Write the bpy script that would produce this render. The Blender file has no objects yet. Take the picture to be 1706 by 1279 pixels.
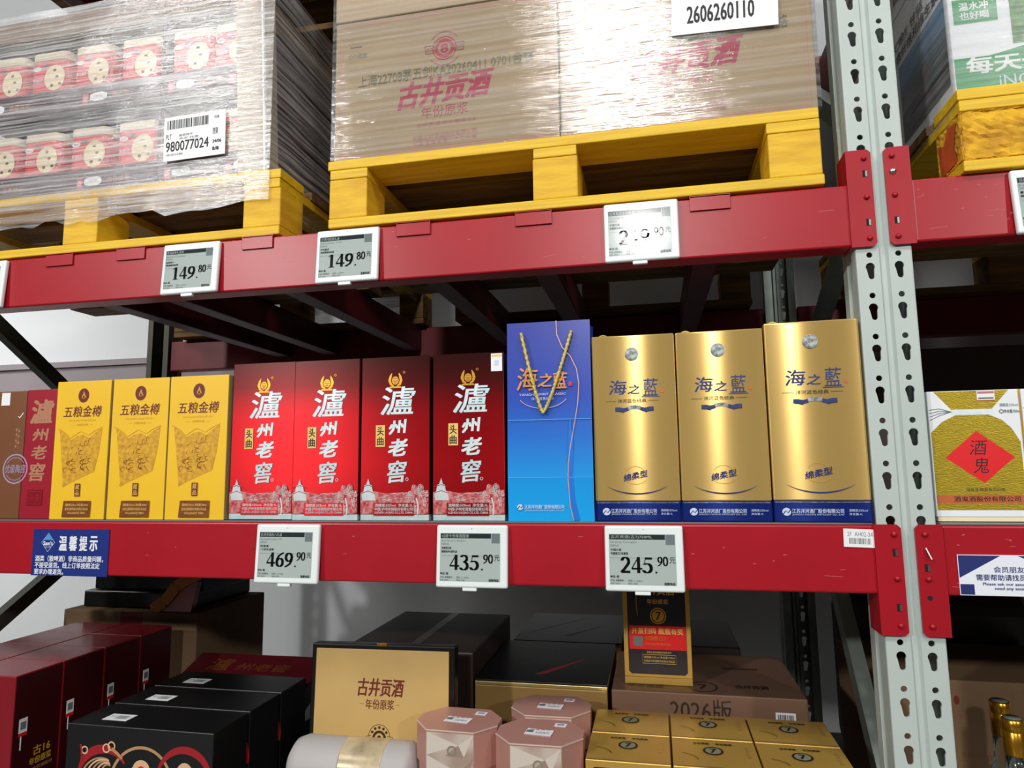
import bpy, bmesh, math, random
from mathutils import Vector, Matrix
R_ = random.Random(7)
SC = bpy.context.scene
COL = SC.collection

# ------------------------------------------------------------------ camera
def make_camera():
    pos = Vector((-0.39604, -1.29118, 1.55475))
    yaw, pitch, roll, fpx = 0.2048, 0.1232, -0.0125, 1126.46
    cy, sy, cp, sp, cr, sr = math.cos(yaw), math.sin(yaw), math.cos(pitch), math.sin(pitch), math.cos(roll), math.sin(roll)
    f = Vector((-sy, cy, 0)); r = Vector((cy, sy, 0)); u = Vector((0, 0, 1))
    f2 = f * cp + u * sp; u2 = u * cp - f * sp
    r3 = r * cr + u2 * sr; u3 = u2 * cr - r * sr
    m = Matrix(((r3.x, u3.x, -f2.x, pos.x), (r3.y, u3.y, -f2.y, pos.y), (r3.z, u3.z, -f2.z, pos.z), (0, 0, 0, 1)))
    cam = bpy.data.cameras.new('camera'); o = bpy.data.objects.new('camera', cam); COL.objects.link(o)
    cam.sensor_fit = 'HORIZONTAL'; cam.sensor_width = 36.0; cam.lens = fpx / 1706 * 36.0
    cam.clip_start = 0.05; cam.clip_end = 60
    o.matrix_world = m
    SC.camera = o
make_camera()

# ------------------------------------------------------------------ light and exposure
W = bpy.data.worlds.new('store_air'); SC.world = W; W.use_nodes = True
W.node_tree.nodes['Background'].inputs[0].default_value = (0.93, 0.97, 1.0, 1)
W.node_tree.nodes['Background'].inputs[1].default_value = 0.022
SC.view_settings.view_transform = 'Standard'; SC.view_settings.look = 'None'
SC.view_settings.gamma = 1; SC.view_settings.use_curve_mapping = False
SC.view_settings.exposure = 0.17
def lamp(x, y, z, size, power, tgt=None, sy=None, col=(1, 0.985, 0.96)):
    l = bpy.data.lights.new('ceiling_lamp', 'AREA'); l.energy = power; l.color = col
    l.shape = 'RECTANGLE' if sy else 'DISK'; l.size = size
    if sy: l.size_y = sy
    o = bpy.data.objects.new('ceiling_lamp', l); COL.objects.link(o); o.location = (x, y, z)
    if tgt: o.rotation_euler = (Vector(tgt) - Vector((x, y, z))).to_track_quat('-Z', 'Y').to_euler()
    return o
for lx, lp in ((-5.75, 250), (-0.43, 150), (5.0, 150)):  # high-bay lamps over the next aisle
    lamp(lx, -7.5, 4.6, 0.42, lp, tgt=(lx * 0.4, 0, 1.6))
for lx in (-3.6, -0.6, 2.4):                          # lamps over this aisle
    lamp(lx, -2.6, 5.0, 0.5, 42, tgt=(lx * 0.7 - .2, 0, 1.5), sy=0.9)
wl = lamp(-5.2, -0.3, 4.2, 0.8, 19, tgt=(-4.0, 1.75, 1.7)); wl.data.spread = math.radians(75)  # lamp beyond the end of the rack, over the wall

# ------------------------------------------------------------------ materials
def lin(c):
    if isinstance(c, str):
        c = [int(c[i:i + 2], 16) / 255 for i in (0, 2, 4)]
    return tuple(((v / 12.92) if v <= 0.04045 else ((v + 0.055) / 1.055) ** 2.4) for v in c) + (1,)
MATS = {}
def mat(name, col, rough=0.5, metal=0.0, spec=0.5, var=0, vscale=8, stretch=(1, 1, 1), bump=0, bscale=60, col2=None, coat=0, aniso=0, arot=0, holo=False, detail=3):
    m = bpy.data.materials.new(name); m.use_nodes = True; nt = m.node_tree; N = nt.nodes; L = nt.links
    b = N['Principled BSDF']; c = lin(col)
    b.inputs['Base Color'].default_value = c; b.inputs['Roughness'].default_value = rough
    b.inputs['Metallic'].default_value = metal; b.inputs['Specular IOR Level'].default_value = spec
    if coat: b.inputs['Coat Weight'].default_value = coat; b.inputs['Coat Roughness'].default_value = 0.12
    tc = None
    if var or bump or holo:
        tc = N.new('ShaderNodeTexCoord'); mp = N.new('ShaderNodeMapping'); mp.inputs['Scale'].default_value = stretch
        L.new(tc.outputs['Object'], mp.inputs['Vector'])
    if var or holo:
        n = N.new('ShaderNodeTexNoise'); n.inputs['Scale'].default_value = vscale; n.inputs['Detail'].default_value = detail
        L.new(mp.outputs[0], n.inputs['Vector'])
        r = N.new('ShaderNodeValToRGB')
        if holo:
            e = r.color_ramp.elements
            e[0].position = 0.3; e[0].color = lin('a4dce6'); e[1].position = 0.7; e[1].color = lin('dcc8ea')
            for p, h in ((0.42, 'eef4f4'), (0.5, 'c4e6ea'), (0.58, 'e8eef8')):
                k = e.new(p); k.color = lin(h)
        else:
            c2 = lin(col2) if col2 else tuple(v * (1 - var) for v in c[:3]) + (1,)
            r.color_ramp.elements[0].position = 0.35; r.color_ramp.elements[0].color = c2
            r.color_ramp.elements[1].position = 0.65; r.color_ramp.elements[1].color = c
        L.new(n.outputs['Fac'], r.inputs['Fac']); L.new(r.outputs[0], b.inputs['Base Color'])
    if bump:
        n2 = N.new('ShaderNodeTexNoise'); n2.inputs['Scale'].default_value = bscale; n2.inputs['Detail'].default_value = 3
        L.new(mp.outputs[0], n2.inputs['Vector'])
        bp = N.new('ShaderNodeBump'); bp.inputs['Strength'].default_value = bump; bp.inputs['Distance'].default_value = 0.002
        L.new(n2.outputs['Fac'], bp.inputs['Height']); L.new(bp.outputs[0], b.inputs['Normal'])
    if aniso:
        b.inputs['Anisotropic'].default_value = aniso; b.inputs['Anisotropic Rotation'].default_value = arot
        cx = N.new('ShaderNodeCombineXYZ'); cx.inputs[0].default_value = 1
        L.new(cx.outputs[0], b.inputs['Tangent'])
    MATS[name] = m
    return m
def lens_bump(name, radius, axis='X'):
    """a printed lens foil: shading normal bends as on a cylinder about the middle of the box front"""
    m = MATS[name]; nt = m.node_tree; N = nt.nodes; L = nt.links; b = N['Principled BSDF']
    tc = N.new('ShaderNodeTexCoord'); s = N.new('ShaderNodeSeparateXYZ'); L.new(tc.outputs['Object'], s.inputs[0])
    p = N.new('ShaderNodeMath'); p.operation = 'MULTIPLY'; L.new(s.outputs[axis], p.inputs[0]); L.new(s.outputs[axis], p.inputs[1])
    q = N.new('ShaderNodeMath'); q.operation = 'MULTIPLY'; L.new(p.outputs[0], q.inputs[0]); q.inputs[1].default_value = -0.5 / radius
    bp = N.new('ShaderNodeBump'); bp.inputs['Strength'].default_value = 1; bp.inputs['Distance'].default_value = 1
    L.new(q.outputs[0], bp.inputs['Height']); L.new(bp.outputs[0], b.inputs['Normal'])
def grad(name, stops, axis='Z', lo=0, hi=1, **k):
    """a colour print that changes along the object"""
    m = mat(name, 'ffffff', **k); nt = m.node_tree; N = nt.nodes; L = nt.links; b = N['Principled BSDF']
    tc = N.new('ShaderNodeTexCoord'); s = N.new('ShaderNodeSeparateXYZ'); L.new(tc.outputs['Object'], s.inputs[0])
    mr = N.new('ShaderNodeMapRange'); mr.inputs[1].default_value = lo; mr.inputs[2].default_value = hi
    L.new(s.outputs[axis], mr.inputs[0]); r = N.new('ShaderNodeValToRGB'); e = r.color_ramp.elements
    e[0].position = stops[0][0]; e[0].color = lin(stops[0][1]); e[1].position = stops[-1][0]; e[1].color = lin(stops[-1][1])
    for p, h in stops[1:-1]:
        k2 = e.new(p); k2.color = lin(h)
    L.new(mr.outputs[0], r.inputs[0]); L.new(r.outputs[0], b.inputs['Base Color'])
    return m
def film(name, lo, hi, white=0.75, rough=0.16, sc=(1.4, 1.4, 46), amt=1.0, tilt=(0, 0, 0), dist=.0012, gl=0.1):
    m = bpy.data.materials.new(name); m.use_nodes = True; nt = m.node_tree; N = nt.nodes; L = nt.links
    N.remove(N['Principled BSDF']); out = N['Material Output']
    tc = N.new('ShaderNodeTexCoord'); mp = N.new('ShaderNodeMapping'); mp.inputs['Scale'].default_value = sc; mp.inputs['Rotation'].default_value = tilt
    L.new(tc.outputs['Object'], mp.inputs['Vector'])
    n = N.new('ShaderNodeTexNoise'); n.inputs['Scale'].default_value = 2.2; n.inputs['Detail'].default_value = 5; n.inputs['Roughness'].default_value = 0.62
    L.new(mp.outputs[0], n.inputs['Vector'])
    mr = N.new('ShaderNodeMapRange'); mr.inputs[1].default_value = 0.36; mr.inputs[2].default_value = 0.74; mr.inputs[3].default_value = lo; mr.inputs[4].default_value = hi
    L.new(n.outputs['Fac'], mr.inputs[0])
    bp = N.new('ShaderNodeBump'); bp.inputs['Strength'].default_value = amt; bp.inputs['Distance'].default_value = dist
    L.new(n.outputs['Fac'], bp.inputs['Height'])
    p = N.new('ShaderNodeBsdfPrincipled'); p.inputs['Base Color'].default_value = (white, white, white, 1)
    p.inputs['Roughness'].default_value = 0.5; L.new(bp.outputs[0], p.inputs['Normal'])
    t = N.new('ShaderNodeBsdfTransparent'); mx = N.new('ShaderNodeMixShader')
    L.new(mr.outputs[0], mx.inputs[0]); L.new(t.outputs[0], mx.inputs[1]); L.new(p.outputs[0], mx.inputs[2])
    g = N.new('ShaderNodeBsdfGlossy'); g.inputs['Roughness'].default_value = rough; L.new(bp.outputs[0], g.inputs['Normal'])
    m2 = N.new('ShaderNodeMixShader'); m2.inputs[0].default_value = gl
    L.new(mx.outputs[0], m2.inputs[1]); L.new(g.outputs[0], m2.inputs[2]); L.new(m2.outputs[0], out.inputs[0])
    MATS[name] = m
def glass(name, col='e8eee8', rough=0.03):
    m = bpy.data.materials.new(name); m.use_nodes = True; b = m.node_tree.nodes['Principled BSDF']
    b.inputs['Base Color'].default_value = lin(col); b.inputs['Transmission Weight'].default_value = 1; b.inputs['Roughness'].default_value = rough
    b.inputs['IOR'].default_value = 1.45; MATS[name] = m

mat('red_paint', 'a91423', 0.34, spec=0.4, var=0.10, vscale=5, bump=0.02, bscale=9)
mat('dark_red_paint', '560c18', 0.45, var=0.1)  # beam red darkened in the colour for the shade under the loads
mat('post_white', 'bac6c1', 0.42, var=0.05, vscale=14)
mat('scuff', 'c4606a', 0.5)
mat('rear_red', '7c0f1c', 0.45, var=0.1)  # same red as the front beams, with the rear shade in its colour
mat('galvanised', '8d9790', 0.42, metal=0.55, var=0.18, vscale=16)
mat('dark_steel', '4a4a40', 0.5, metal=0.3, var=0.15)  # galvanised steel with its backlit shade put into the colour
mat('chrome', 'd8dcd8', 0.25, metal=1)
mat('dark_hole', '15110f', 0.9)
mat('yellow_wood', 'ecc31e', 0.55, var=0.3, vscale=6, stretch=(1.0, 12, 22), bump=0.2, bscale=9, col2='d9ac14')
mat('yellow_wood_end', 'eabd24', 0.65, var=0.3, vscale=9, stretch=(1, 1, 5), bump=0.3, bscale=40, col2='d6a21c')
mat('raw_wood', '8a6532', 0.75, var=0.4, vscale=4, stretch=(1, 10, 10), col2='5e4222')
mat('orange_stain', 'd2561c', 0.7, var=0.3, vscale=30)
mat('rough_yellow', 'eab51f', 0.8, var=0.4, vscale=26, bump=1.0, bscale=60, col2='c08a1c')
mat('cardboard', 'b8a383', 0.75, var=0.10, vscale=5, spec=0.25)
mat('cardboard_dark', '7d6248', 0.8, var=0.15, vscale=5, spec=0.2)
mat('cardboard_pale', 'cbb598', 0.75, var=0.06, spec=0.25)
mat('corner_board', 'b5a48c', 0.7, var=0.1, vscale=9)
mat('paper_white', 'eef1f2', 0.5, var=0.03)
mat('ink_black', '16181a', 0.6)
mat('ink_grey', '6c7270', 0.6)
mat('ink_crimson', 'b3405a', 0.7)
mat('ink_pink', 'c07880', 0.7)
mat('ink_sage', '7e8068', 0.7)
mat('wall_white', 'c4c8ca', 0.7, var=0.04, vscale=1.2)
mat('wall_mauve', '857c80', 0.7, var=0.05, vscale=2)
mat('floor_grey', '5c5a58', 0.35, var=0.1, vscale=2)
mat('ceiling_grey', '8c8e90', 0.8, var=0.03)
mat('shelf_board', '5a4a42', 0.7, var=0.1)
mat('tag_white', 'e6efee', 0.35, spec=0.5)
mat('tag_ink', '16181a', 0.13, spec=0.16)
mat('tag_screen', 'abb7b3', 0.13, spec=0.16, var=0.03)
mat('tag_dark', '2d3436', 0.13, spec=0.16)
mat('tag_grey', '707a7c', 0.13, spec=0.16)
mat('notice_blue', '1d3180', 0.35, var=0.08, vscale=6)
mat('notice_sky', '3f9be0', 0.4)
mat('notice_white', 'e9edf6', 0.4)
mat('notice_navy', '25306e', 0.4)
# drinks boxes
mat('yellow_card', 'f2c11c', 0.45, var=0.05, vscale=6)
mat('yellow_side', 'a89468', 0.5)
mat('maroon_ink', '6b1c16', 0.5)
mat('copper_foil', '9a5a2c', 0.4, metal=0.5, var=0.3, vscale=60)
mat('ochre_ink', 'c08a1c', 0.5, var=0.45, vscale=110, col2='e0ac24')
mat('amber_ink', 'cf9a1c', 0.5)
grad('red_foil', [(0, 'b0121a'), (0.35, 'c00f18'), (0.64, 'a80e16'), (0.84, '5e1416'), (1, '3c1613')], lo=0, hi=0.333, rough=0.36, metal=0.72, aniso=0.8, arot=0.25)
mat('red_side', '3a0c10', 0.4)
mat('holo_foil', 'd8ecec', 0.34, metal=0.25, holo=True, vscale=9)
mat('holo_pale', 'e0c8b8', 0.34, metal=0.5, holo=True, vscale=7)
mat('red_pattern', 'b5303a', 0.4, metal=0.3, var=0.5, vscale=120, col2='d8908c')
mat('foil_gold', 'e6b040', 0.3, metal=0.8, var=0.15)
mat('seal_cream', 'e9c36a', 0.45)
grad('bag_blue', [(0, '14a6ee'), (0.2, '1598e6'), (0.42, '1a6ccf'), (0.62, '2247b4'), (1, '2a3aa0')], lo=0, hi=0.39, rough=0.3, coat=0.25)
mat('bag_crease', '5aa8e8', 0.4)
mat('bag_violet', '1f74d4', 0.35)
mat('rope_gold', 'e2d070', 0.5, var=0.35, vscale=220, stretch=(1, 1, 1), col2='b89c38')
mat('orange_foil', 'e39a4a', 0.35, metal=0.5, var=0.2, vscale=60)
mat('rose_line', 'd6a8a0', 0.4, metal=0.3)
mat('gold_brushed', 'dcb86c', 0.27, metal=0.55, aniso=0.9, arot=0.25)
lens_bump('gold_brushed', 0.5)
mat('gold_side', 'b8903c', 0.35, metal=0.8)
mat('silver_foil', 'b4bab6', 0.42, metal=0.5, var=0.4, vscale=120, col2='60686a')
mat('navy_band', '182f86', 0.28, metal=0.5, aniso=0.7, arot=0.25)
lens_bump('navy_band', 0.5)
mat('navy_ink', '223070', 0.4)
mat('pale_ink', 'c9d4e6', 0.4)
mat('white_card', 'e8ecf0', 0.4)
mat('gold_embossed', 'b39a24', 0.36, metal=0.5, bump=0.35, bscale=420, stretch=(0.4, 0.4, 1.3), var=0.15, vscale=120)
mat('diamond_red', 'e01c22', 0.4)
mat('orange_band', 'c8683c', 0.4, metal=0.2)
mat('brown_card', '7a4a2c', 0.4, var=0.1)
mat('crimson_card', '9c1a2c', 0.35, var=0.05)
mat('tan_ink', 'b07a5a', 0.5)
mat('lilac_ink', 'a09ac0', 0.45)
mat('wine_card', '841420', 0.3, var=0.06, vscale=5, coat=0.5)
mat('oxblood', '56101a', 0.4)  # red card darkened for the shade behind the black boxes
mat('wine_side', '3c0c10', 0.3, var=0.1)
mat('black_card', '121314', 0.38, var=0.1)
mat('black_satin', '0e0d0e', 0.3)
mat('cream_ink', 'd8b08a', 0.45)
mat('art_red', '9a1c24', 0.4)
mat('art_gold', 'c09468', 0.42, metal=0.2)
mat('gold_lining', 'd4b06e', 0.45, metal=0.25, var=0.06)
mat('frosted_white', 'b2aeac', 0.5, spec=0.4)
mat('clear_label', 'd0bd98', 0.3, metal=0.15, var=0.4, vscale=30)
mat('dark_brown_card', '3a2c26', 0.4, var=0.1)
mat('brown_flat', '7c5c48', 0.5, var=0.06)
mat('brass_side', 'a8844c', 0.45, metal=0.3, var=0.1)
mat('pink_card', 'c08c80', 0.4, metal=0.15, var=0.04)
mat('pink_edge', 'e8d0c4', 0.4, metal=0.3)
mat('facet_pearl', 'd9cabc', 0.35, metal=0.3, var=0.3, vscale=22, detail=0, col2='b8a090')
mat('facet_pale', 'e9ddd0', 0.32, metal=0.3)
mat('facet_dark', 'b09488', 0.35, metal=0.3)
mat('carton_gold', 'cfa650', 0.36, metal=0.4, var=0.06)
mat('carton_gold_edge', 'e8cf86', 0.3, metal=0.7)
mat('midnight_card', '16182c', 0.3)
mat('dark_ink', '2a2018', 0.5)
mat('tape', '5a504a', 0.18)
mat('canister_red', 'd8474c', 0.4)
mat('canister_lid', 'dcd2b8', 0.5)
mat('cookie_cream', 'ecdcb4', 0.5)
mat('cookie_chip', '6a4a2c', 0.6)
mat('tray_plum', '4a2a3a', 0.5, var=0.1)
mat('tray_pink', 'c85a6a', 0.5)
mat('milk_green', '2a9a5c', 0.4)
mat('leaf_green', '5aa04a', 0.5, var=0.5, vscale=60, col2='2c6a2c')
grad('photo_sky', [(0, '1e2e38'), (0.32, '2a4450'), (0.45, '4a7aa0'), (1, '5a9ad0')], lo=0.03, hi=0.32, rough=0.4)
mat('photo_dark', '1c2624', 0.5, var=0.3, vscale=60)
mat('photo_figure', '4a3a34', 0.5)
mat('ochre_cloth', 'b0742c', 0.6)
glass('bottle_glass'); mat('bottle_gold', 'c8922a', 0.25, metal=0.85)
film('film_clear', 0.0, 0.72, tilt=(0, 0.05, 0), dist=.0018, gl=0.09, rough=.15, sc=(1.0, 1.2, 62), white=.7)
film('film_tight', -.05, 0.26, white=0.8, rough=0.07, sc=(0.5, 0.5, 34), dist=.0026, gl=0.2)
film('film_light', 0.05, 0.35)

# ------------------------------------------------------------------ mesh builder
TXT = {}
def text_mesh(s, res=2):
    k = (s, res)
    if k not in TXT:
        c = bpy.data.curves.new('t', 'FONT'); c.body = s; c.resolution_u = res; c.fill_mode = 'FRONT'
        o = bpy.data.objects.new('t', c); COL.objects.link(o); bpy.context.view_layer.update()
        m = bpy.data.meshes.new_from_object(o.evaluated_get(bpy.context.evaluated_depsgraph_get()))
        v = [(p.co.x, p.co.y) for p in m.vertices]; f = [tuple(p.vertices) for p in m.polygons]
        f = [t if sum(v[t[i]][0] * v[t[(i + 1) % len(t)]][1] - v[t[(i + 1) % len(t)]][0] * v[t[i]][1] for i in range(len(t))) > 0 else t[::-1] for t in f]
        bpy.data.objects.remove(o); bpy.data.curves.remove(c); bpy.data.meshes.remove(m)
        xs = [p[0] for p in v] or [0, 1]; ys = [p[1] for p in v] or [0, 1]
        TXT[k] = (v, f, (min(xs), min(ys), max(xs), max(ys)))
    return TXT[k]
BOX = {}
def hull(p):
    p = sorted(set(p)); out = []
    for seq in (p, p[::-1]):
        h = []
        for q in seq:
            while len(h) > 1 and (h[-1][0] - h[-2][0]) * (q[1] - h[-2][1]) - (h[-1][1] - h[-2][1]) * (q[0] - h[-2][0]) <= 0: h.pop()
            h.append(q)
        out += h[:-1]
    return out
def ell(cx, cy, rx, ry, a0=0, a1=360, n=20):
    return [(cx + rx * math.cos(math.radians(a0 + (a1 - a0) * i / n)), cy + ry * math.sin(math.radians(a0 + (a1 - a0) * i / n))) for i in range(n + 1)]
# serif figures drawn with a broad pen: list of (points, pen width, pen height)
DIG = {
 '0': [(ell(.25, .35, .17, .33), 0.135, .03)],
 '1': [([(.26, .02), (.26, .68)], 0.150, .03), ([(.12, .015), (.40, .015)], .02, .03), ([(.10, .60), (.25, .68)], .03, .02)],
 '2': [(ell(.24, .50, .15, .18, 165, -40, 14) + [(.20, .18), (.08, .06)], 0.125, .03), ([(.06, .05), (.44, .05)], .02, .10)],
 '3': [(ell(.22, .53, .14, .15, 150, -80, 14), 0.125, .03), (ell(.21, .19, .18, .18, 80, -150, 16), 0.135, .03)],
 '4': [([(.33, .02), (.33, .68)], 0.135, .03), ([(.31, .66), (.04, .22)], .03, .03), ([(.03, .19), (.48, .19)], .02, .07)],
 '5': [([(.14, .64), (.42, .64)], .03, .09), ([(.14, .64), (.10, .38)], .03, .02), (ell(.21, .22, .18, .20, 125, -150, 16), 0.135, .03)],
 '6': [(ell(.25, .22, .16, .20), 0.135, .03), ([(.08, .24), (.11, .40), (.20, .55), (.42, .68)], 0.105, .03)],
 '8': [(ell(.25, .52, .13, .16), 0.125, .03), (ell(.25, .18, .17, .17), 0.125, .03)],
 '9': [(ell(.25, .47, .16, .20), 0.135, .03), ([(.42, .45), (.39, .29), (.30, .14), (.08, .01)], 0.105, .03)],
 '.': [([(.10, .04), (.13, .04)], .05, .07)],
}
def frame(o, ux=(1, 0, 0), uz=(0, 0, 1)):
    ux = Vector(ux); uz = Vector(uz); return (Vector(o), ux, uz, ux.cross(uz).normalized())
class MB:
    def __init__(s): s.v = []; s.f = []; s.m = []; s.sm = []; s.mats = []; s.lay = 0
    def mi(s, m):
        if m not in s.mats: s.mats.append(m)
        return s.mats.index(m)
    def add(s, vs, fs, m, smooth=False):
        b = len(s.v); s.v += [tuple(v) for v in vs]; i = s.mi(m)
        for f in fs: s.f.append(tuple(b + k for k in f)); s.m.append(i); s.sm.append(smooth)
        return s
    def box(s, x0, x1, y0, y1, z0, z1, m, bev=0, seg=2):
        if not bev:
            v = [(x, y, z) for z in (z0, z1) for y in (y0, y1) for x in (x0, x1)]
            return s.add(v, [(0, 2, 3, 1), (4, 5, 7, 6), (0, 1, 5, 4), (2, 6, 7, 3), (0, 4, 6, 2), (1, 3, 7, 5)], m)
        k = (round(x1 - x0, 5), round(y1 - y0, 5), round(z1 - z0, 5), bev, seg)
        if k not in BOX:
            bm = bmesh.new(); bmesh.ops.create_cube(bm, size=1)
            for v in bm.verts: v.co = Vector((v.co.x * k[0], v.co.y * k[1], v.co.z * k[2]))
            bmesh.ops.bevel(bm, geom=bm.edges[:], offset=bev, segments=seg, affect='EDGES', profile=0.5)
            bm.verts.index_update(); BOX[k] = ([tuple(v.co) for v in bm.verts], [tuple(v.index for v in f.verts) for f in bm.faces]); bm.free()
        c = ((x0 + x1) / 2, (y0 + y1) / 2, (z0 + z1) / 2)
        return s.add([(v[0] + c[0], v[1] + c[1], v[2] + c[2]) for v in BOX[k][0]], BOX[k][1], m)
    def prism(s, pts, F, d, m, cap=True):
        """outline pts (ccw) in frame F, extruded d against the frame normal"""
        o, ux, uz, n = F; N = len(pts)
        a = [o + ux * p[0] + uz * p[1] for p in pts]; b = [q - n * d for q in a]
        fs = [(i, i + N, (i + 1) % N + N, (i + 1) % N) for i in range(N)]
        if cap: fs += [tuple(range(N)), tuple(range(2 * N - 1, N - 1, -1))]
        return s.add(a + b, fs, m)
    def poly(s, F, pts, m, up=1):
        s.lay += up; o, ux, uz, n = F; e = n * (0.00004 * s.lay)
        a = sum(pts[i][0] * pts[(i + 1) % len(pts)][1] - pts[(i + 1) % len(pts)][0] * pts[i][1] for i in range(len(pts)))
        if a < 0: pts = pts[::-1]
        return s.add([o + ux * p[0] + uz * p[1] + e for p in pts], [tuple(range(len(pts)))], m)
    def rect(s, F, x0, z0, x1, z1, m, up=1): return s.poly(F, [(x0, z0), (x1, z0), (x1, z1), (x0, z1)], m, up)
    def disc(s, F, cx, cz, rx, rz, m, n=28, up=1): return s.poly(F, ell(cx, cz, rx, rz, 0, 360, n)[:-1], m, up)
    def strip(s, F, pts, w, m, closed=False, up=1):
        """a drawn line of width w (or widths) along pts"""
        s.lay += up; o, ux, uz, nn = F; e = nn * (0.00004 * s.lay); n = len(pts); L = []; Rr = []
        for i, p in enumerate(pts):
            a = pts[(i - 1) % n] if closed or i > 0 else p; b = pts[(i + 1) % n] if closed or i < n - 1 else p
            dx, dy = b[0] - a[0], b[1] - a[1]; l = math.hypot(dx, dy) or 1; ww = (w[i] if isinstance(w, (list, tuple)) else w) / 2
            L.append((p[0] - dy / l * ww, p[1] + dx / l * ww)); Rr.append((p[0] + dy / l * ww, p[1] - dx / l * ww))
        vs = [o + ux * q[0] + uz * q[1] + e for q in L + Rr]
        fs = [(n + i, n + (i + 1) % n, (i + 1) % n, i) for i in range(n if closed else n - 1)]
        return s.add(vs, fs, m)
    def ring(s, F, cx, cz, rx, rz, w, m, a0=0, a1=360, n=32, up=1):
        full = abs(a1 - a0) >= 360; p = ell(cx, cz, rx, rz, a0, a1, n)
        return s.strip(F, p[:-1] if full else p, w, m, full, up)
    def text(s, F, t, x0, z0, x1, z1, m, bold=0.0, shear=0.0, skew=0.0, res=2, up=1):
        """lettering stretched into the box x0..x1, z0..z1"""
        s.lay += up; o, ux, uz, n = F; e = n * (0.00004 * s.lay); v, f, (a, b, c, d) = text_mesh(t, res)
        kx = (x1 - x0) / max(c - a, 1e-6); kz = (z1 - z0) / max(d - b, 1e-6); h = z1 - z0
        P = [(x0 + (p[0] - a) * kx, z0 + (p[1] - b) * kz) for p in v]
        bw = bold * 1.1 * (z1 - z0) / max(d - b, 1e-6)
        for i, (dx, dz) in enumerate(((-bw, -bw * .6), (bw, -bw * .6), (-bw, bw * .6), (bw, bw * .6)) if bold else ((0, 0),)):
            e = n * (0.00004 * s.lay); s.lay += 1 if bold else 0
            s.add([o + ux * (x + dx + shear * (z - (z0 + z1) / 2)) + uz * (z + dz + skew * (x - (x0 + x1) / 2)) + e for x, z in P], f, m)
        return s
    def figures(s, F, t, x0, z0, h, m, wid=None, gap=0.06):
        """serif price figures from x0, height h"""
        s.lay += 1; o, ux, uz, n = F; e = n * (0.00004 * s.lay); k = h / 0.7; kx = k * (wid or 1); x = x0
        for ch in t:
            for pts, pw, ph in DIG[ch]:
                for a, b in zip(pts, pts[1:]):
                    hu = hull([(q[0] + i * pw / 2, q[1] + j * ph / 2) for q in (a, b) for i in (-1, 1) for j in (-1, 1)])
                    s.add([o + ux * (x + p[0] * kx) + uz * (z0 + p[1] * k) + e for p in hu], [tuple(range(len(hu)))], m)
            x += kx * ((0.2 if ch == '.' else 0.5) + gap - .04)
        return x
    def bars(s, F, x0, z0, x1, z1, m, n=26, seed=1):
        r = random.Random(seed); x = x0; u = (x1 - x0) / (n * 2.6); s.lay += 1
        while x < x1 - u:
            w = u * r.choice((1, 1, 2, 3)); s.rect(F, x, z0, min(x + w, x1), z1, m, up=0); x += w + u * r.choice((1, 1, 2))
        return s
    def tube(s, path, r, m, seg=8, smooth=True, twist=0):
        vs = []; fs = []; n = len(path); P = [Vector(p) for p in path]; ref = None
        for i, p in enumerate(P):
            t = (P[min(i + 1, n - 1)] - P[max(i - 1, 0)]).normalized()
            if ref is None: ref = t.orthogonal().normalized()
            ref = (ref - t * ref.dot(t)).normalized(); q = t.cross(ref); rr = r[i] if isinstance(r, (list, tuple)) else r
            for k in range(seg):
                a = 2 * math.pi * k / seg
                w = rr * (1 + (0.22 * math.cos(2 * a + twist * i) if twist else 0))
                vs.append(p + (ref * math.cos(a) + q * math.sin(a)) * w)
        for i in range(n - 1):
            for k in range(seg):
                a, b = i * seg + k, i * seg + (k + 1) % seg; fs.append((a, b, b + seg, a + seg))
        fs += [tuple(range(seg - 1, -1, -1)), tuple((n - 1) * seg + k for k in range(seg))]
        return s.add(vs, fs, m, smooth)
    def lathe(s, prof, m, c=(0, 0, 0), seg=24, smooth=True):
        vs = []; fs = []
        for r, z in prof:
            for k in range(seg): vs.append((c[0] + r * math.cos(2 * math.pi * k / seg), c[1] + r * math.sin(2 * math.pi * k / seg), c[2] + z))
        for i in range(len(prof) - 1):
            for k in range(seg):
                a, b = i * seg + k, i * seg + (k + 1) % seg; fs.append((a, b, b + seg, a + seg))
        fs += [tuple(range(seg - 1, -1, -1)), tuple((len(prof) - 1) * seg + k for k in range(seg))]
        return s.add(vs, fs, m, smooth)
    def bar(s, a, b, w, t, m, side=(1, 0, 0)):
        """a flat bar from a to b; side is the direction of its thickness t"""
        a = Vector(a); b = Vector(b); d = (b - a).normalized(); sd = Vector(side); q = d.cross(sd).normalized()
        v = [p + q * (i * w / 2) + sd * (j * t / 2) for p in (a, b) for i, j in ((-1, -1), (1, -1), (1, 1), (-1, 1))]
        return s.add(v, [(3, 2, 1, 0), (4, 5, 6, 7), (0, 1, 5, 4), (1, 2, 6, 5), (2, 3, 7, 6), (3, 0, 4, 7)], m)
    def build(s, name, parent=None, loc=None, rot=None):
        me = bpy.data.meshes.new(name); me.from_pydata(s.v, [], s.f)
        for m in s.mats: me.materials.append(MATS[m])
        me.polygons.foreach_set('material_index', s.m); me.polygons.foreach_set('use_smooth', s.sm); me.update()
        o = bpy.data.objects.new(name, me); COL.objects.link(o)
        if parent: o.parent = parent
        if loc: o.location = loc
        if rot: o.rotation_euler = rot
        return o
def tag(o, label, cat, group=None, kind=None):
    o['label'] = label; o['category'] = cat
    if group: o['group'] = group
    if kind: o['kind'] = kind
    return o
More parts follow.
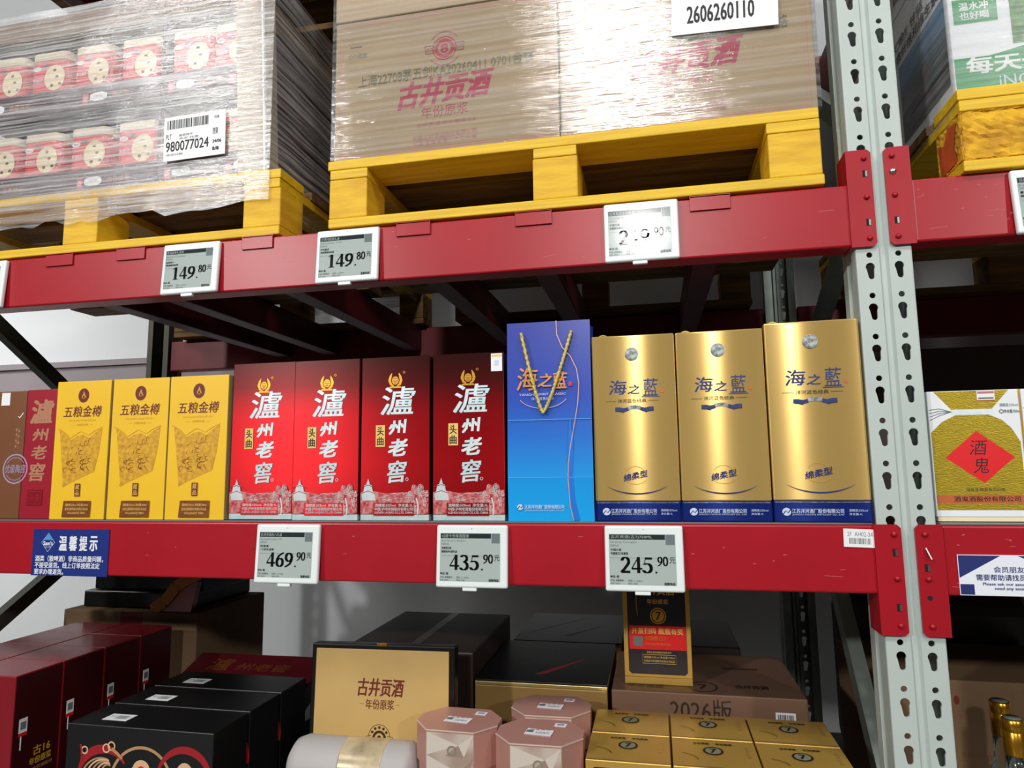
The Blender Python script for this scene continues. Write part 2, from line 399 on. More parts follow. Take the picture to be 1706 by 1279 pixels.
def thing(name, label, cat, loc=(0, 0, 0), rot=(0, 0, 0), group=None):
    o = bpy.data.objects.new(name, None); COL.objects.link(o); o.empty_display_size = 0.05
    o.location = loc; o.rotation_euler = rot
    return tag(o, label, cat, group)
def struct(o):
    o['kind'] = 'structure'; return o
def copy_tree(o, parent=None, loc=None, rot=None, label=None):
    c = o.copy(); COL.objects.link(c)
    if parent: c.parent = parent
    if loc: c.location = loc
    if rot: c.rotation_euler = rot
    if label: c['label'] = label
    for ch in [k for k in bpy.data.objects if k.parent == o]: copy_tree(ch, c)
    return c
FRONT = lambda y=0.0: frame((0, y, 0))

# ------------------------------------------------------------------ setting
m = MB(); m.box(-9, 7, -10, 4, -0.1, 0, 'floor_grey'); struct(m.build('floor'))
m = MB(); m.box(-9, 7, 1.75, 1.9, 0, 6.4, 'wall_white'); struct(m.build('wall_back'))
m = MB(); m.box(-9, 7, -10, 4, 6.4, 6.5, 'ceiling_grey'); struct(m.build('ceiling'))
m = MB(); m.box(-9, 7, 1.70, 1.76, 1.5, 2.14, 'wall_mauve', 0.006); m.box(-9, 7, 1.685, 1.70, 2.11, 2.14, 'wall_mauve'); struct(m.build('trim_1'))

# ------------------------------------------------------------------ rack
PW, PC = 0.094, 0.023                                  # post width, middle of the post
def keyhole(n=22):
    r, w, zc, zb = 0.0077, 0.0049, 0.0068, -0.0112; pts = []
    for i in range(n // 2 + 5): a = math.radians(-35 + 250 * i / (n // 2 + 4)); pts.append((r * math.cos(a), zc + r * math.sin(a)))
    for i in range(7): a = math.radians(180 + 180 * i / 6); pts.append((0.0010 + w * math.cos(a), zb + w * math.sin(a)))
    return pts
def circle(r=0.0052, n=16): return [(r * math.cos(2 * math.pi * i / n), r * math.sin(2 * math.pi * i / n)) for i in range(n)]
def holed_cell(mb, F, x0, x1, z0, z1, cx, cz, outline, m, t=0.0035):
    """a rectangle of sheet steel with one hole, front, back and the hole's edge"""
    o, ux, uz, n = F; pts = [(cx + p[0], cz + p[1]) for p in outline]; N = len(pts); out = []
    def edge(a):
        c, s_ = math.cos(a), math.sin(a); k = 1e9
        if c > 1e-9: k = min(k, (x1 - cx) / c)
        if c < -1e-9: k = min(k, (x0 - cx) / c)
        if s_ > 1e-9: k = min(k, (z1 - cz) / s_)
        if s_ < -1e-9: k = min(k, (z0 - cz) / s_)
        return (cx + c * k, cz + s_ * k)
    ang = [math.atan2(p[1] - cz, p[0] - cx) for p in pts]
    ring = [(a % (2 * math.pi), p, edge(a)) for a, p in zip(ang, pts)]
    ring.sort(key=lambda q: q[0])
    cor = sorted([(math.atan2(z - cz, x - cx) % (2 * math.pi), (x, z)) for x in (x0, x1) for z in (z0, z1)])
    P3 = lambda p, d=0: o + ux * p[0] + uz * p[1] - n * d
    for i in range(N):
        a0, p0, e0 = ring[i]; a1, p1, e1 = ring[(i + 1) % N]
        a1b = a1 if i < N - 1 else a1 + 2 * math.pi
        mid = [c[1] for c in cor if a0 < c[0] < a1b] + [c[1] for c in cor if a0 < c[0] + 2 * math.pi < a1b]
        loop = [p0, e0] + mid + [e1, p1]
        mb.add([P3(q) for q in loop], [tuple(range(len(loop)))], m)
        mb.add([P3(p1), P3(p0), P3(p0, t), P3(p1, t)], [(3, 2, 1, 0)], m)
    mb.rectback = True
def post_mesh(z0, z1, holes, m):
    """perforated upright, front face at y=0 looking to -y, local x from -PW/2"""
    mb = MB(); F = frame((0, 0, 0)); h = PW / 2; gx0, gx1 = 0.008, 0.008
    k0 = math.floor((z0 - 2.35) / 0.075); k1 = math.ceil((z1 - 2.35) / 0.075)
    if holes:
        for k in range(k0 + 1, k1):
            zc = 2.35 + 0.075 * k
            for a, b, cx in ((-h + .003, -gx0, -0.024), (gx1, h - .003, 0.024)):
                holed_cell(mb, F, a, b, zc - 0.0235, zc + 0.0175, cx, zc, keyhole(), m)
                holed_cell(mb, F, a, b, zc + 0.0175, zc + 0.0515, cx, zc + 0.0290, circle(), m)
        za, zb = 2.35 + 0.075 * (k0 + 1) - 0.0235, 2.35 + 0.075 * (k1 - 1) + 0.0515
    else:
        za, zb = z0, z1
        for a, b in ((-h + .003, -gx0), (gx1, h - .003)): mb.box(a, b, 0, 0.003, za, zb, m)
    # groove, rounded corners, sides, rear lips
    prof = [(-gx0, 0), (-gx0 + .004, .006), (gx1 - .004, .006), (gx1, 0)]
    for (xa, ya), (xb, yb) in zip(prof, prof[1:]): mb.add([(xa, ya, za), (xb, yb, za), (xb, yb, zb), (xa, ya, zb)], [(0, 1, 2, 3)], m)
    for sg in (-1, 1):
        pr = [(sg * (h - .003), 0), (sg * (h - .0008), .0008), (sg * h, .003), (sg * h, .028), (sg * (h - .006), .034), (sg * (h - .006), .052), (sg * h, .058), (sg * h, .085), (sg * (h - .022), .085), (sg * (h - .022), .081), (sg * (h - .004), .081), (sg * (h - .004), .003)]
        for (xa, ya), (xb, yb) in zip(pr, pr[1:]):
            q = (0, 1, 2, 3) if sg > 0 else (3, 2, 1, 0)
            mb.add([(xa, ya, za), (xb, yb, za), (xb, yb, zb), (xa, ya, zb)], [q], m)
    return mb
def upright(name, label, x, m, braces, holes_front=True, brace_mat='galvanised', pm_rear='galvanised'):
    t = thing(name, label, 'rack upright', (x, 0.004, 0))
    post_mesh(0, 3.3, holes_front, m).build('front_post', t)
    post_mesh(0, 3.3, True, pm_rear).build('rear_post', t, (0, 1.07, 0), (0, 0, math.pi))
    for a, b in braces:
        mb = MB(); mb.bar((0, a[0], a[1]), (0, b[0], b[1]), 0.042, 0.030, brace_mat); mb.build('brace', t)
    for px, py in ((0, 0.04), (0, 1.03)):
        mb = MB(); mb.box(px - .075, px + .075, py - .07, py + .07, 0, 0.008, 'galvanised', 0.002); mb.build('foot_plate', t)
    return t
upright('rack_upright', 'white perforated rack upright standing between the two shelf bays', PC, 'post_white',
        [((0.06, 2.19), (1.0, 2.92)), ((0.06, 2.105), (1.0, 1.66)), ((0.06, 0.72), (1.0, 1.90)), ((0.06, 0.62), (1.0, 0.25))])
upright('rack_upright', 'shaded steel rack upright with slanting braces at the far end of the bay', -2.29, 'post_white',
        [((0.06, 2.17), (1.0, 1.54)), ((1.0, 1.50), (0.06, 0.92)), ((0.06, 0.86), (1.0, 0.3)), ((0.06, 2.25), (1.0, 2.9))], brace_mat='dark_steel', pm_rear='dark_steel')
def connector(mb_parent, x, z0, z1, side, pins, slots, pin_special=None):
    """bent end plate hooked on the post; side -1: beam on the left of it, +1: on the right"""
    mb = MB(); w = 0.039; xa, xb = (x - .002, x + w - .002)
    F = frame((0, -0.0035, 0)); c = 0.006
    pts = [(xa, z0), (xb - c, z0), (xb, z0 + c), (xb, z1 - c), (xb - c, z1), (xa, z1)] if side < 0 else [(xa + c, z0), (xb, z0), (xb, z1), (xa + c, z1), (xa, z1 - c), (xa, z0 + c)]
    mb.prism(pts, F, 0.004, 'red_paint')
    e = xa if side < 0 else xb
    mb.box(e - .004, e, -0.0035, 0.055, z0, z1, 'red_paint') if side < 0 else mb.box(e, e + .004, -0.0035, 0.055, z0, z1, 'red_paint')
    o = mb.build('connector', mb_parent)
    for px, pz in pins:
        p = MB(); p.lathe([(0.0050, 0), (0.0050, .0015), (0.0036, .004), (0.0012, .0052)], 'red_paint', seg=14); p.build('rivet', o, (px, -0.0035, pz), (math.pi / 2, 0, 0))
    for px, pz, kind in slots:
        p = MB()
        if kind == 'chrome': p.lathe([(0.0062, 0), (0.0062, .001), (0.0045, .0035), (0.001, .0045)], 'chrome', seg=16); p.build('safety_pin', o, (px, -0.0035, pz), (math.pi / 2, 0, 0))
        elif kind == 'clip': p.bar((px - .002, -.0045, pz + .008), (px + .004, -.010, pz - .010), 0.006, 0.002, 'chrome', (0.9, 0, 0.3)); p.build('safety_pin', o)
        elif kind == 'slot':
            F2 = frame((0, -0.0036, 0)); p.rect(F2, px - .004, pz - .0065, px + .004, pz + .0065, 'dark_hole'); p.rect(F2, px + .0005, pz - .0055, px + .0038, pz + .0055, 'chrome'); p.build('lock_slot', o)
        elif kind == 'hole':
            F2 = frame((0, -0.0036, 0)); p.disc(F2, px, pz, .0042, .0042, 'dark_hole', 18); p.build('lock_slot', o)
def beam(label, x0, x1, z0, z1, ends, y=0.0, m='red_paint'):
    t = thing('rack_beam', label, 'shelf beam')
    mb = MB(); mb.box(x0, x1, y + 0.0005, y + 0.05, z0, z1, m, 0.004, 3)
    if y == 0 and 1.2 < z0 < 2.0:                       # scuffs and chips in the paint
        r = random.Random(int(z0 * 100 + x1 * 10)); F = frame((0, 0.0004, 0)); lo = max(x0, -1.95)
        for i in range(16):
            x, z, a = r.uniform(lo, min(x1, .3) - .03), r.uniform(z0 + .008, z1 - .012), r.uniform(-.5, .5); l = r.choice((.003, .005, .009, .03))
            mb.strip(F, [(x, z), (x + l * math.cos(a), z + l * .3 * math.sin(a))], .0007 if l > .006 else .0014, 'scuff', up=0 if i else 1)
    mb.build('beam_body', t)
    for e in ends: connector(t, *e)
    return t
up = lambda x: [(x, 2.109), (x, 2.035), (x, 1.958)]
md = lambda x: [(x, 1.434), (x, 1.360), (x, 1.283)]
BL = -2.24
beam('red front shelf beam under the yellow pallets, its tags reading 149.80', BL, -0.0275, 1.946, 2.063,
     [(-0.025, 1.943, 2.126, -1, up(0), [(0.0, 2.080, 'slot'), (0.0, 1.988, 'slot')])])
beam('red front shelf beam under the yellow, red and gold drinks boxes', BL, -0.0275, 1.333, 1.449,
     [(-0.025, 1.266, 1.450, -1, md(0), [(0.0, 1.403, 'slot'), (0.0, 1.312, 'slot')])])
beam('short visible red beam under the pallet of green and white cartons', 0.0765, 2.3, 1.946, 2.063,
     [(0.0355, 1.943, 2.126, 1, up(0.047), [(0.047, 2.080, 'chrome'), (0.047, 1.988, 'slot')])])
beam('short visible red beam with the blue and white help notice', 0.0765, 2.3, 1.333, 1.449,
     [(0.0355, 1.266, 1.450, 1, md(0.048), [(0.049, 1.403, 'clip'), (0.048, 1.378, 'slot'), (0.048, 1.329, 'hole')])])
for z0, z1, nm in ((1.946, 2.063, 'shaded red rear beam high behind the red drinks boxes'), (1.333, 1.449, 'shaded red rear beam behind the middle shelf'), (0.60, 0.715, 'shaded red rear beam of the lowest shelf')):
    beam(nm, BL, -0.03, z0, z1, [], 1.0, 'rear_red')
beam('shaded red rear beam behind the white and gold box', 0.077, 2.3, 1.946, 2.063, [], 1.0, 'rear_red')
for xa, xb, w in ((BL, -0.03, 'of the drinks bay'), (0.077, 2.3, 'of the neighbouring bay')):
    beam('red front beam of the lowest shelf ' + w, xa, xb, 0.60, 0.715, [])
    beam('red front beam above the picture top ' + w, xa, xb, 2.80, 2.917, [])
    beam('red rear beam of the topmost level ' + w, xa, xb, 2.80, 2.917, [], 1.0, 'rear_red')
def support(x, z, lip=True, label='', n=0.075):
    t = thing('pallet_support', label, 'support bar', (x, 0, z), group='pallet support bars across the shelf')
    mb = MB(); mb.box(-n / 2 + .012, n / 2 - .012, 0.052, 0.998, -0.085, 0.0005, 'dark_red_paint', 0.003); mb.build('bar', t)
    for y0, y1, yl in ((-0.0035, 0.052, -0.0035), (0.998, 1.054, 1.0505)):
        k = MB(); k.box(-n / 2, n / 2, y0, y1, 0.0005, 0.0038, 'red_paint'); k.box(-n / 2, n / 2, yl, yl + .003, -0.026, 0.0035, 'red_paint', 0.001); k.build('hook', t)
    return t
for x, l in ((-1.744, 'red support bar hooked over the beam nearest the far upright'), (-1.551, 'red support bar hooked over the beam beside the first 149.80 tag'), (-1.230, 'red support bar hooked over the beam between the two 149.80 tags'),
             (-0.870, 'red support bar hooked over the beam just past the second 149.80 tag'), (-0.616, 'red support bar hooked over the beam before the glaring tag'), (-0.274, 'red support bar hooked over the beam past the glaring tag')):
    support(x, 2.063, label=l)
for x, l in ((-1.9, 'support bar overhead above the canister load'), (-1.5, 'second support bar overhead above the canister load'), (-0.9, 'support bar overhead above the wrapped cartons'), (-0.3, 'second support bar overhead above the wrapped cartons')):
    support(x, 2.917, label=l)
for x0, x1, z, l in ((BL, -0.03, 1.449, 'middle shelf board under the drinks boxes'), (0.077, 2.3, 1.449, 'middle shelf board under the white and gold box'),
                  (BL, -0.03, 0.735, 'lowest shelf board under the gift boxes'), (0.077, 2.3, 0.735, 'lowest shelf board under the glass bottles')):
    mb = MB(); mb.box(x0, x1, 0.004, 1.05, z + 0.0005, z + 0.0032, 'tag_grey', 0); mb.box(x0 + .02, x1 - .02, 0.052, 0.998, z - .03, z, 'shelf_board'); tag(mb.build('shelf_board'), l, 'shelf board')
    if z < 1:
        mb = MB()

# ------------------------------------------------------------------ pallets
def pallet(label, x0, x1, y0, z, depth=1.05, blocks=None, wood='yellow_wood', end='yellow_wood_end', bh=0.088):
    t = thing('pallet', label, 'pallet', (x0, y0, z)); w = x1 - x0; a = 0.021
    blocks = blocks or ((0, .09), (w / 2 - .045, w / 2 + .045), (w - .09, w)); r = random.Random(int(abs(x0) * 1000))
    j = lambda k: r.uniform(-k, k)
    for y, d in ((0, .10), (depth / 2 - .05, .10), (depth - .10, .10)):
        mb = MB(); mb.box(0, w, y, y + d, 0.0005, a, wood if y == 0 else 'raw_wood', 0.0025); mb.build('bottom_board', t)
    for bx0, bx1 in blocks:
        for y in (0.002, depth / 2 - .05, depth - .102):
            mb = MB(); mb.box(bx0 + j(.002), bx1 + j(.002), y, y + .10, a, a + bh, end if y < .01 else 'raw_wood', 0.003); mb.build('block', t)
        mb = MB(); mb.box(bx0, bx1, 0.001, depth, a + bh, 2 * a + bh, wood, 0.002); mb.build('stringer', t)
    n = 8; bw = 0.105; gap = (depth - n * bw) / (n - 1)
    for i in range(n):
        mb = MB(); mb.box(j(.003), w + j(.003), i * (bw + gap), i * (bw + gap) + bw, 2 * a + bh, 3 * a + bh, wood if i == 0 else 'raw_wood', 0.002); mb.build('deck_board', t)
    return t
PZ = 2.0672
PT = PZ + 3 * .021 + .088
pallet('yellow wooden pallet under the wrapped tan cartons', -1.062, -0.068, -0.004, PZ, blocks=((0.002, .088), (.448, .536), (.897, .992)))
pallet('yellow wooden pallet under the film wrapped canister load', -2.19, -1.18, 0.0, PZ, blocks=((0.002, .092), (.446, .538), (.92, 1.008)))
tR = pallet('battered yellow pallet under the green and white cartons', 0.159, 1.16, -0.012, 2.0632, blocks=((0.002, .112), (.45, .55), (.90, .999)), end='rough_yellow', bh=0.092)
for ch in [o for o in bpy.data.objects if o.parent == tR and o.name.startswith('block')][:1]:
    me = ch.data; bm = bmesh.new(); bm.from_mesh(me); bmesh.ops.subdivide_edges(bm, edges=bm.edges[:], cuts=11, use_grid_fill=True)
    for v in bm.verts: v.co += Vector((R_.uniform(-.002, .001), R_.uniform(-.001, .0035), R_.uniform(-.0015, .0015)))
    bm.to_mesh(me); bm.free()
mb = MB(); Fs = frame((-0.0005, 0, 0), (0, -1, 0), (0, 0, 1))
mb.poly(Fs, [(-.09, .025), (-.02, .03), (-.03, .06), (-.015, .1), (-.05, .105), (-.07, .08), (-.095, .09)], 'orange_stain'); mb.build('paint_smear', tR)
pallet('bare wooden pallet overhead on the topmost level above the canister load', -2.20, -1.20, 0.06, 2.9215, depth=1.0, wood='raw_wood', end='raw_wood')
pallet('bare wooden pallet overhead on the topmost level above the tan cartons', -1.08, -0.10, 0.05, 2.9215, depth=1.0, wood='raw_wood', end='raw_wood')
for x0, x1, y0, l in ((-2.20, -1.20, 0.06, 'brown carton overhead on the pallet above the canister load'), (-1.08, -0.10, 0.05, 'brown carton overhead on the pallet above the tan cartons')):
    mb = MB(); mb.box(x0, x1, y0, y0 + 1, 2.9215 + .1515, 3.7, 'cardboard_dark', 0.004); tag(mb.build('carton'), l, 'carton')

# ------------------------------------------------------------------ tan cartons on the middle pallet
def tan_carton(name, label, x0, x1, y0, y1, z0, z1, text=True, seed=0):
    t = thing(name, label, 'carton', (x0, y0, z0), group='tan cartons on the wrapped pallet')
    w, h, d = x1 - x0, z1 - z0, y1 - y0; mb = MB(); mb.box(0, w, 0, d, 0.0005, h - .0005, 'cardboard_pale' if z0 > 2.5 else 'cardboard', 0.003)
    F = FRONT(0)
    if text:
        mb.strip(F, [(.012, .008), (w - .012, .008), (w - .012, h - .008), (.012, h - .008)], .0018, 'ink_pink', True)
        mb.strip(F, [(.018, .012), (w - .018, .012), (w - .018, h - .012), (.018, h - .012)], .0009, 'ink_pink', True)
        mb.text(F, '古井贡酒', .150, .108, .352, .168, 'ink_crimson', bold=.03, shear=.25, skew=.06)
        mb.text(F, '年份原浆', .200, .078, .304, .103, 'ink_crimson', skew=.02)
        mb.text(F, '古井贡酒·年份原浆古8', .190, .058, .320, .068, 'ink_pink', skew=.02)
        mb.text(F, '安徽古井贡酒股份有限公司', .182, .030, .322, .042, 'ink_pink', skew=.02)
        mb.text(F, '中国·安徽省亳州市古井镇', .182, .018, .322, .028, 'ink_pink', skew=.02)
        cx, cz = .252, .232
        mb.ring(F, cx, cz, .026, .026, .002, 'ink_crimson'); mb.ring(F, cx, cz, .018, .018, .007, 'ink_crimson'); mb.text(F, '8', cx - .008, cz - .011, cx + .008, cz + .011, 'ink_crimson', bold=.02)
        for sg in (-1, 1): mb.strip(F, [(cx + sg * .022, cz - .009), (cx + sg * .042, cz - .009), (cx + sg * .044, cz + .009), (cx + sg * .024, cz + .009)], .0016, 'ink_crimson', True); mb.text(F, '古井', cx + sg * .033 - .008, cz - .005, cx + sg * .033 + .008, cz + .005, 'ink_pink')
        mb.ring(F, cx, cz + .004, .034, .034, .0025, 'ink_pink', 35, 145); mb.ring(F, cx, cz - .004, .036, .034, .0018, 'ink_pink', 215, 325)
        mb.text(F, '上海22708茅五剑KA20260411 0701合格', .055, .170, .445, .198, 'ink_sage', skew=.02)
        mb.rect(F, .035, .262, .062, .264, 'ink_grey'); mb.text(F, '小心轻放', .03, .236, .075, .248, 'ink_sage')
    mb.build('carton_body', t)
    return t
ty = 0.004
tan_carton('tan_carton', 'tan carton with crimson calligraphy, full front in view below the top layer', -1.056, -0.5595, ty, .50, PT, 2.543, seed=1)
tan_carton('tan_carton', 'tan carton behind the white 2606260110 sheet, nearest the white upright', -0.5565, -0.068, ty, .50, PT, 2.543, seed=2)
tan_carton('tan_carton', 'pale carton of the top layer cut off by the upper edge', -1.058, -0.5595, ty, .50, 2.5455, 2.828, False)
tan_carton('tan_carton', 'pale carton of the top layer above the white number sheet', -0.5565, -0.066, ty, .50, 2.5455, 2.828, False)
tan_carton('tan_carton', 'rear tan carton behind the calligraphy carton', -1.056, -0.5595, .503, 1.0, PT, 2.828, False)
tan_carton('tan_carton', 'rear tan carton behind the number sheet carton', -0.5565, -0.068, .503, 1.0, PT, 2.828, False)
def wrap(name, label, x0, x1, y0, y1, z0, z1, m, wob=.003, nx=26, nz=18, ny=14, seed=3, skirt=0):
    """a closed skin of stretch film around a load, a little loose"""
    r = random.Random(seed); mb = MB()
    def sheet(P, na, nb, nrm):
        vs = []; 
        for j in range(nb + 1):
            row = r.uniform(-1, 1)
            for i in range(na + 1):
                q = Vector(P(i / na, j / nb)); e = 0 if i in (0, na) else (0.6 * row + 0.4 * r.uniform(-1, 1)) * wob
                q += Vector(nrm) * abs(e)
                if skirt and j == 0: q.z += r.uniform(-skirt, skirt)
                vs.append(q)
        fs = [(j * (na + 1) + i, j * (na + 1) + i + 1, (j + 1) * (na + 1) + i + 1, (j + 1) * (na + 1) + i) for j in range(nb) for i in range(na)]
        mb.add(vs, fs, m, True)
    sheet(lambda a, b: (x0 + (x1 - x0) * a, y0, z0 + (z1 - z0) * b), nx, nz, (0, -1, 0))
    sheet(lambda a, b: (x1, y0 + (y1 - y0) * a, z0 + (z1 - z0) * b), ny, nz, (1, 0, 0))
    sheet(lambda a, b: (x1 + (x0 - x1) * a, y1, z0 + (z1 - z0) * b), nx, nz, (0, 1, 0))
    sheet(lambda a, b: (x0, y1 + (y0 - y1) * a, z0 + (z1 - z0) * b), ny, nz, (-1, 0, 0))
    return tag(mb.build(name), label, 'stretch film')
wrap('stretch_wrap', 'clear stretch film wound tight around the tan cartons', -1.061, -0.063, -0.0015, 1.005, PT + .002, 2.826, 'film_tight', wob=.0012)
t = thing('pallet_label', 'white paper sheet numbered 2606260110 on the tan cartons', 'label', (-0.331, -0.005, 2.400), (0, 0.03, 0))
mb = MB(); mb.box(0, .200, 0, .0008, 0, .29, 'paper_white'); F = FRONT(-.0002)
mb.text(F, '2606260110', .030, .022, .156, .058, 'ink_black', bold=.012); mb.text(F, '2606260110', .030, .075, .156, .115, 'ink_black'); mb.bars(F, .03, .13, .17, .19, 'ink_black', 30)
mb.build('sheet', t)

# ------------------------------------------------------------------ canister load on the far pallet
LZ = PT
def tray(x0, x1, z, label, y1=.55):
    t = thing('display_tray', label, 'tray', (x0, 0.012, z), group='plum trays of canisters')
    w = x1 - x0; mb = MB(); h = .058
    mb.box(0, w, 0, .004, 0.0005, h, 'tray_plum'); mb.box(0, w, y1 - .004, y1, 0.0005, .19, 'tray_plum'); mb.box(0, .004, .004, y1 - .004, 0.0005, .19, 'tray_plum'); mb.box(w - .004, w, .004, y1 - .004, .0005, .19, 'tray_plum'); mb.box(.004, w - .004, .004, y1 - .004, .0005, .004, 'tray_plum')
    F = FRONT(0)
    for cx in ([.06, .36] if w > .4 else [.06, .22]):
        c = [(cx + .024 * a, .026 + .012 * b) for a, b in ((-1, -.5), (-.5, -.9), (.5, -.9), (1, -.5), (1, .5), (.5, .9), (-.5, .9), (-1, .5))]
        mb.poly(F, c, 'paper_white'); mb.text(F, '精选', cx - .012, .023, cx + .012, .030, 'ink_grey')
        if cx + .12 < w: mb.text(F, '曲奇饼干', cx + .04, .018, cx + .10, .034, 'tan_ink')
        mb.rect(F, cx - .045, .01, cx - .028, .036, 'tray_pink'); mb.text(F, '奇', cx - .043, .016, cx - .031, .03, 'paper_white')
    mb.build('tray_body', t); return t
def canister():
    t = thing('cookie_canister', 'red canister', 'canister', (0, 0, 0), group='red canisters under stretch film')
    w, d = .112, .10; mb = MB()
    o = []                                             # rounded-square tub
    for cx, cy, a in ((w / 2 - .02, -d / 2 + .02, -90), (w / 2 - .02, d / 2 - .02, 0), (-w / 2 + .02, d / 2 - .02, 90), (-w / 2 + .02, -d / 2 + .02, 180)):
        o += ell(cx, cy, .02, .02, a, a + 90, 5)
    mb.prism(o, frame((0, 0, .146), (1, 0, 0), (0, 1, 0)), .1455, 'canister_red')
    F = FRONT(-d / 2); Fc = F
    mb.disc(F, .019, .098, .030, .034, 'cookie_cream'); 
    for a, b in ((.018, .118), (.026, .100), (.036, .080), (.012, .078)): mb.disc(F, a, b, .005, .004, 'cookie_chip', 10)
    mb.disc(F, -.034, .126, .012, .006, 'paper_white'); mb.text(F, '曲奇', -.041, .123, -.027, .129, 'ink_grey'); mb.rect(F, -.018, .128, -.002, .137, 'ink_grey'); mb.text(F, '黄油曲奇', -.044, .09, -.016, .10, 'paper_white')
    mb.build('tub', t)
    k = MB(); o2 = [(p[0] * 1.02, p[1] * 1.02) for p in o]; k.prism(o2, frame((0, 0, .166), (1, 0, 0), (0, 1, 0)), .0198, 'canister_lid'); k.build('lid', t)
    return t
LX = ((-2.04, -1.508), (-1.502, -1.262))
tray(*LX[0], LZ, 'plum tray of canisters in the lower tier away from the corner post'); tray(*LX[1], LZ, 'plum tray of canisters in the lower tier behind the 980077024 label')
T2 = LZ + .215
tray(*LX[0], T2, 'plum tray of canisters in the upper tier away from the corner post'); tray(*LX[1], T2, 'plum tray of canisters in the upper tier beside the corner post')
c0 = canister(); first = True
ords = ['first', 'second', 'third', 'fourth', 'fifth', 'sixth']
for tier, z, xs in (('upper', T2, (-1.327, -1.440, -1.583, -1.717, -1.845, -1.972)), ('lower', LZ, (-1.327, -1.440, -1.579, -1.713, -1.850, -1.975))):
    for i, x in enumerate(xs):
        lb = 'red cookie canister, %s from the corner post in the %s tier' % (ords[i], tier)
        if first: c0.location = (x, .075, z + .0045); c0['label'] = lb; first = False
        else: copy_tree(c0, loc=(x, .075, z + .0045), label=lb)
for tier, z in (('upper', T2), ('lower', LZ)):
    for i, y in enumerate((.185, .295, .405)):
        copy_tree(c0, loc=(-1.327, y, z + .0045), label='red canister in the %s tier, %s behind the corner one along the side' % (tier, ords[i]))
mb = MB(); mb.box(-2.04, -1.238, .565, 1.0, LZ + .0005, 2.66, 'cardboard_dark', .004); tag(mb.build('carton'), 'brown carton filling the rear of the canister load', 'carton')
for x0, x1, l in ((-2.035, -1.508, 'brown cardboard cover tray on top of the canisters, away from the corner post'), (-1.502, -1.262, 'brown cardboard cover tray on top of the canisters, beside the corner post')):
    mb = MB(); mb.box(x0, x1, .010, .56, 2.632, 2.69, 'cardboard_dark', .003); tag(mb.build('cover_tray'), l, 'cardboard cover')
t = thing('corner_board', 'pale cardboard corner post standing at the edge of the canister load', 'corner protector', (-1.226, 0.003, LZ), (0, -0.05, 0))
mb = MB(); mb.box(-.062, 0, 0, .004, .002, .5, 'corner_board'); mb.box(-.001, .003, 0, .06, .002, .5, 'corner_board'); mb.box(.003, .007, -.001, .006, .002, .5, 'paper_white'); mb.build('angle_board', t)
wrap('stretch_wrap', 'wrinkled clear stretch film around the canister load', -2.05, -1.205, -0.004, 1.01, 2.14, 2.695, 'film_clear', wob=.006, skirt=.010)
t = thing('pallet_label', 'white barcode label reading 980077024 on the canister load', 'label', (-1.470, -0.012, 2.258), (0, -0.02, 0))
mb = MB(); mb.box(0, .158, 0, .0008, 0, .106, 'paper_white', 0); F = FRONT(-.0002)
mb.bars(F, .008, .076, .115, .098, 'ink_black', 34, 4); mb.text(F, '980077024', .006, .022, .116, .046, 'ink_black', bold=.01); mb.text(F, 'PLT', .006, .052, .020, .064, 'ink_black')
mb.text(F, '曲奇饼干', .04, .056, .075, .062, 'ink_grey'); mb.text(F, '批次 托盘', .04, .049, .09, .054, 'ink_grey'); mb.text(F, '24/06', .126, .03, .148, .037, 'ink_black', bold=.02); mb.text(F, '8/8', .126, .012, .142, .02, 'ink_black', bold=.02); mb.text(F, '托盘', .13, .088, .142, .095, 'ink_black'); mb.text(F, '货架', .126, .05, .14, .066, 'ink_black'); mb.text(F, '收货日期', .008, .012, .05, .017, 'ink_grey')
mb.build('sheet', t)

# ------------------------------------------------------------------ green and white cartons, neighbouring bay
RZ = 2.0632 + .021 * 3 + .092
def milk_carton(label, x0, z0, h=.32, art=True, y0=.012):
    t = thing('drink_carton', label, 'carton', (x0, y0, z0), group='green and white cartons on the battered pallet')
    w, d = .40, .32; mb = MB(); mb.box(0, w, 0, d, .0005, h, 'white_card', .003); F = FRONT(0)
    mb.rect(F, .002, .003, w - .002, .070, 'milk_green'); mb.poly(F, [(.06, .07), (w - .002, .07), (w - .002, .12), (.13, .085)], 'milk_green')
    mb.text(F, '每天一杯', .022, .038, .20, .070, 'paper_white', bold=.03); mb.text(F, 'iNOHERB', .072, .008, .20, .030, 'pale_ink')
    mb.rect(F, .0075, .137, .080, .186, 'milk_green'); mb.text(F, '温水冲', .018, .163, .066, .179, 'paper_white', bold=.02); mb.text(F, '也好喝', .018, .144, .066, .160, 'paper_white', bold=.02)
    mb.rect(F, .10, .088, w - .004, h - .01, 'leaf_green')
    S = frame((0, d, 0), (0, -1, 0), (0, 0, 1))
    mb.rect(S, .07, .03, d - .015, .205, 'photo_sky')
    r = random.Random(5)
    mb.poly(S, [(.07, .03), (d - .015, .03), (d - .015, .12), (d - .04, .085), (d - .06, .075), (.2, .07), (.16, .06), (.13, .075), (.10, .066), (.07, .08)], 'photo_dark')
    mb.poly(S, [(.175, .05), (.21, .05), (.212, .09), (.222, .12), (.212, .135), (.205, .14), (.20, .165), (.192, .165), (.188, .14), (.178, .13), (.172, .115), (.176, .09)], 'photo_figure')
    mb.text(S, '早C晚E 甘蓝', .02, .245, .22, .268, 'ink_black', bold=.02); mb.text(S, '膳食纤维和维生素', .03, .215, .285, .240, 'ink_black', bold=.02); mb.disc(S, .23, .29, .02, .016, 'ochre_cloth')
    mb.build('carton_body', t); return t
a = milk_carton('green and white carton with the cyclist photo, on the battered pallet', .168, RZ)
copy_tree(a, loc=(.570, .012, RZ), label='green and white carton beyond the frame beside the cyclist carton')
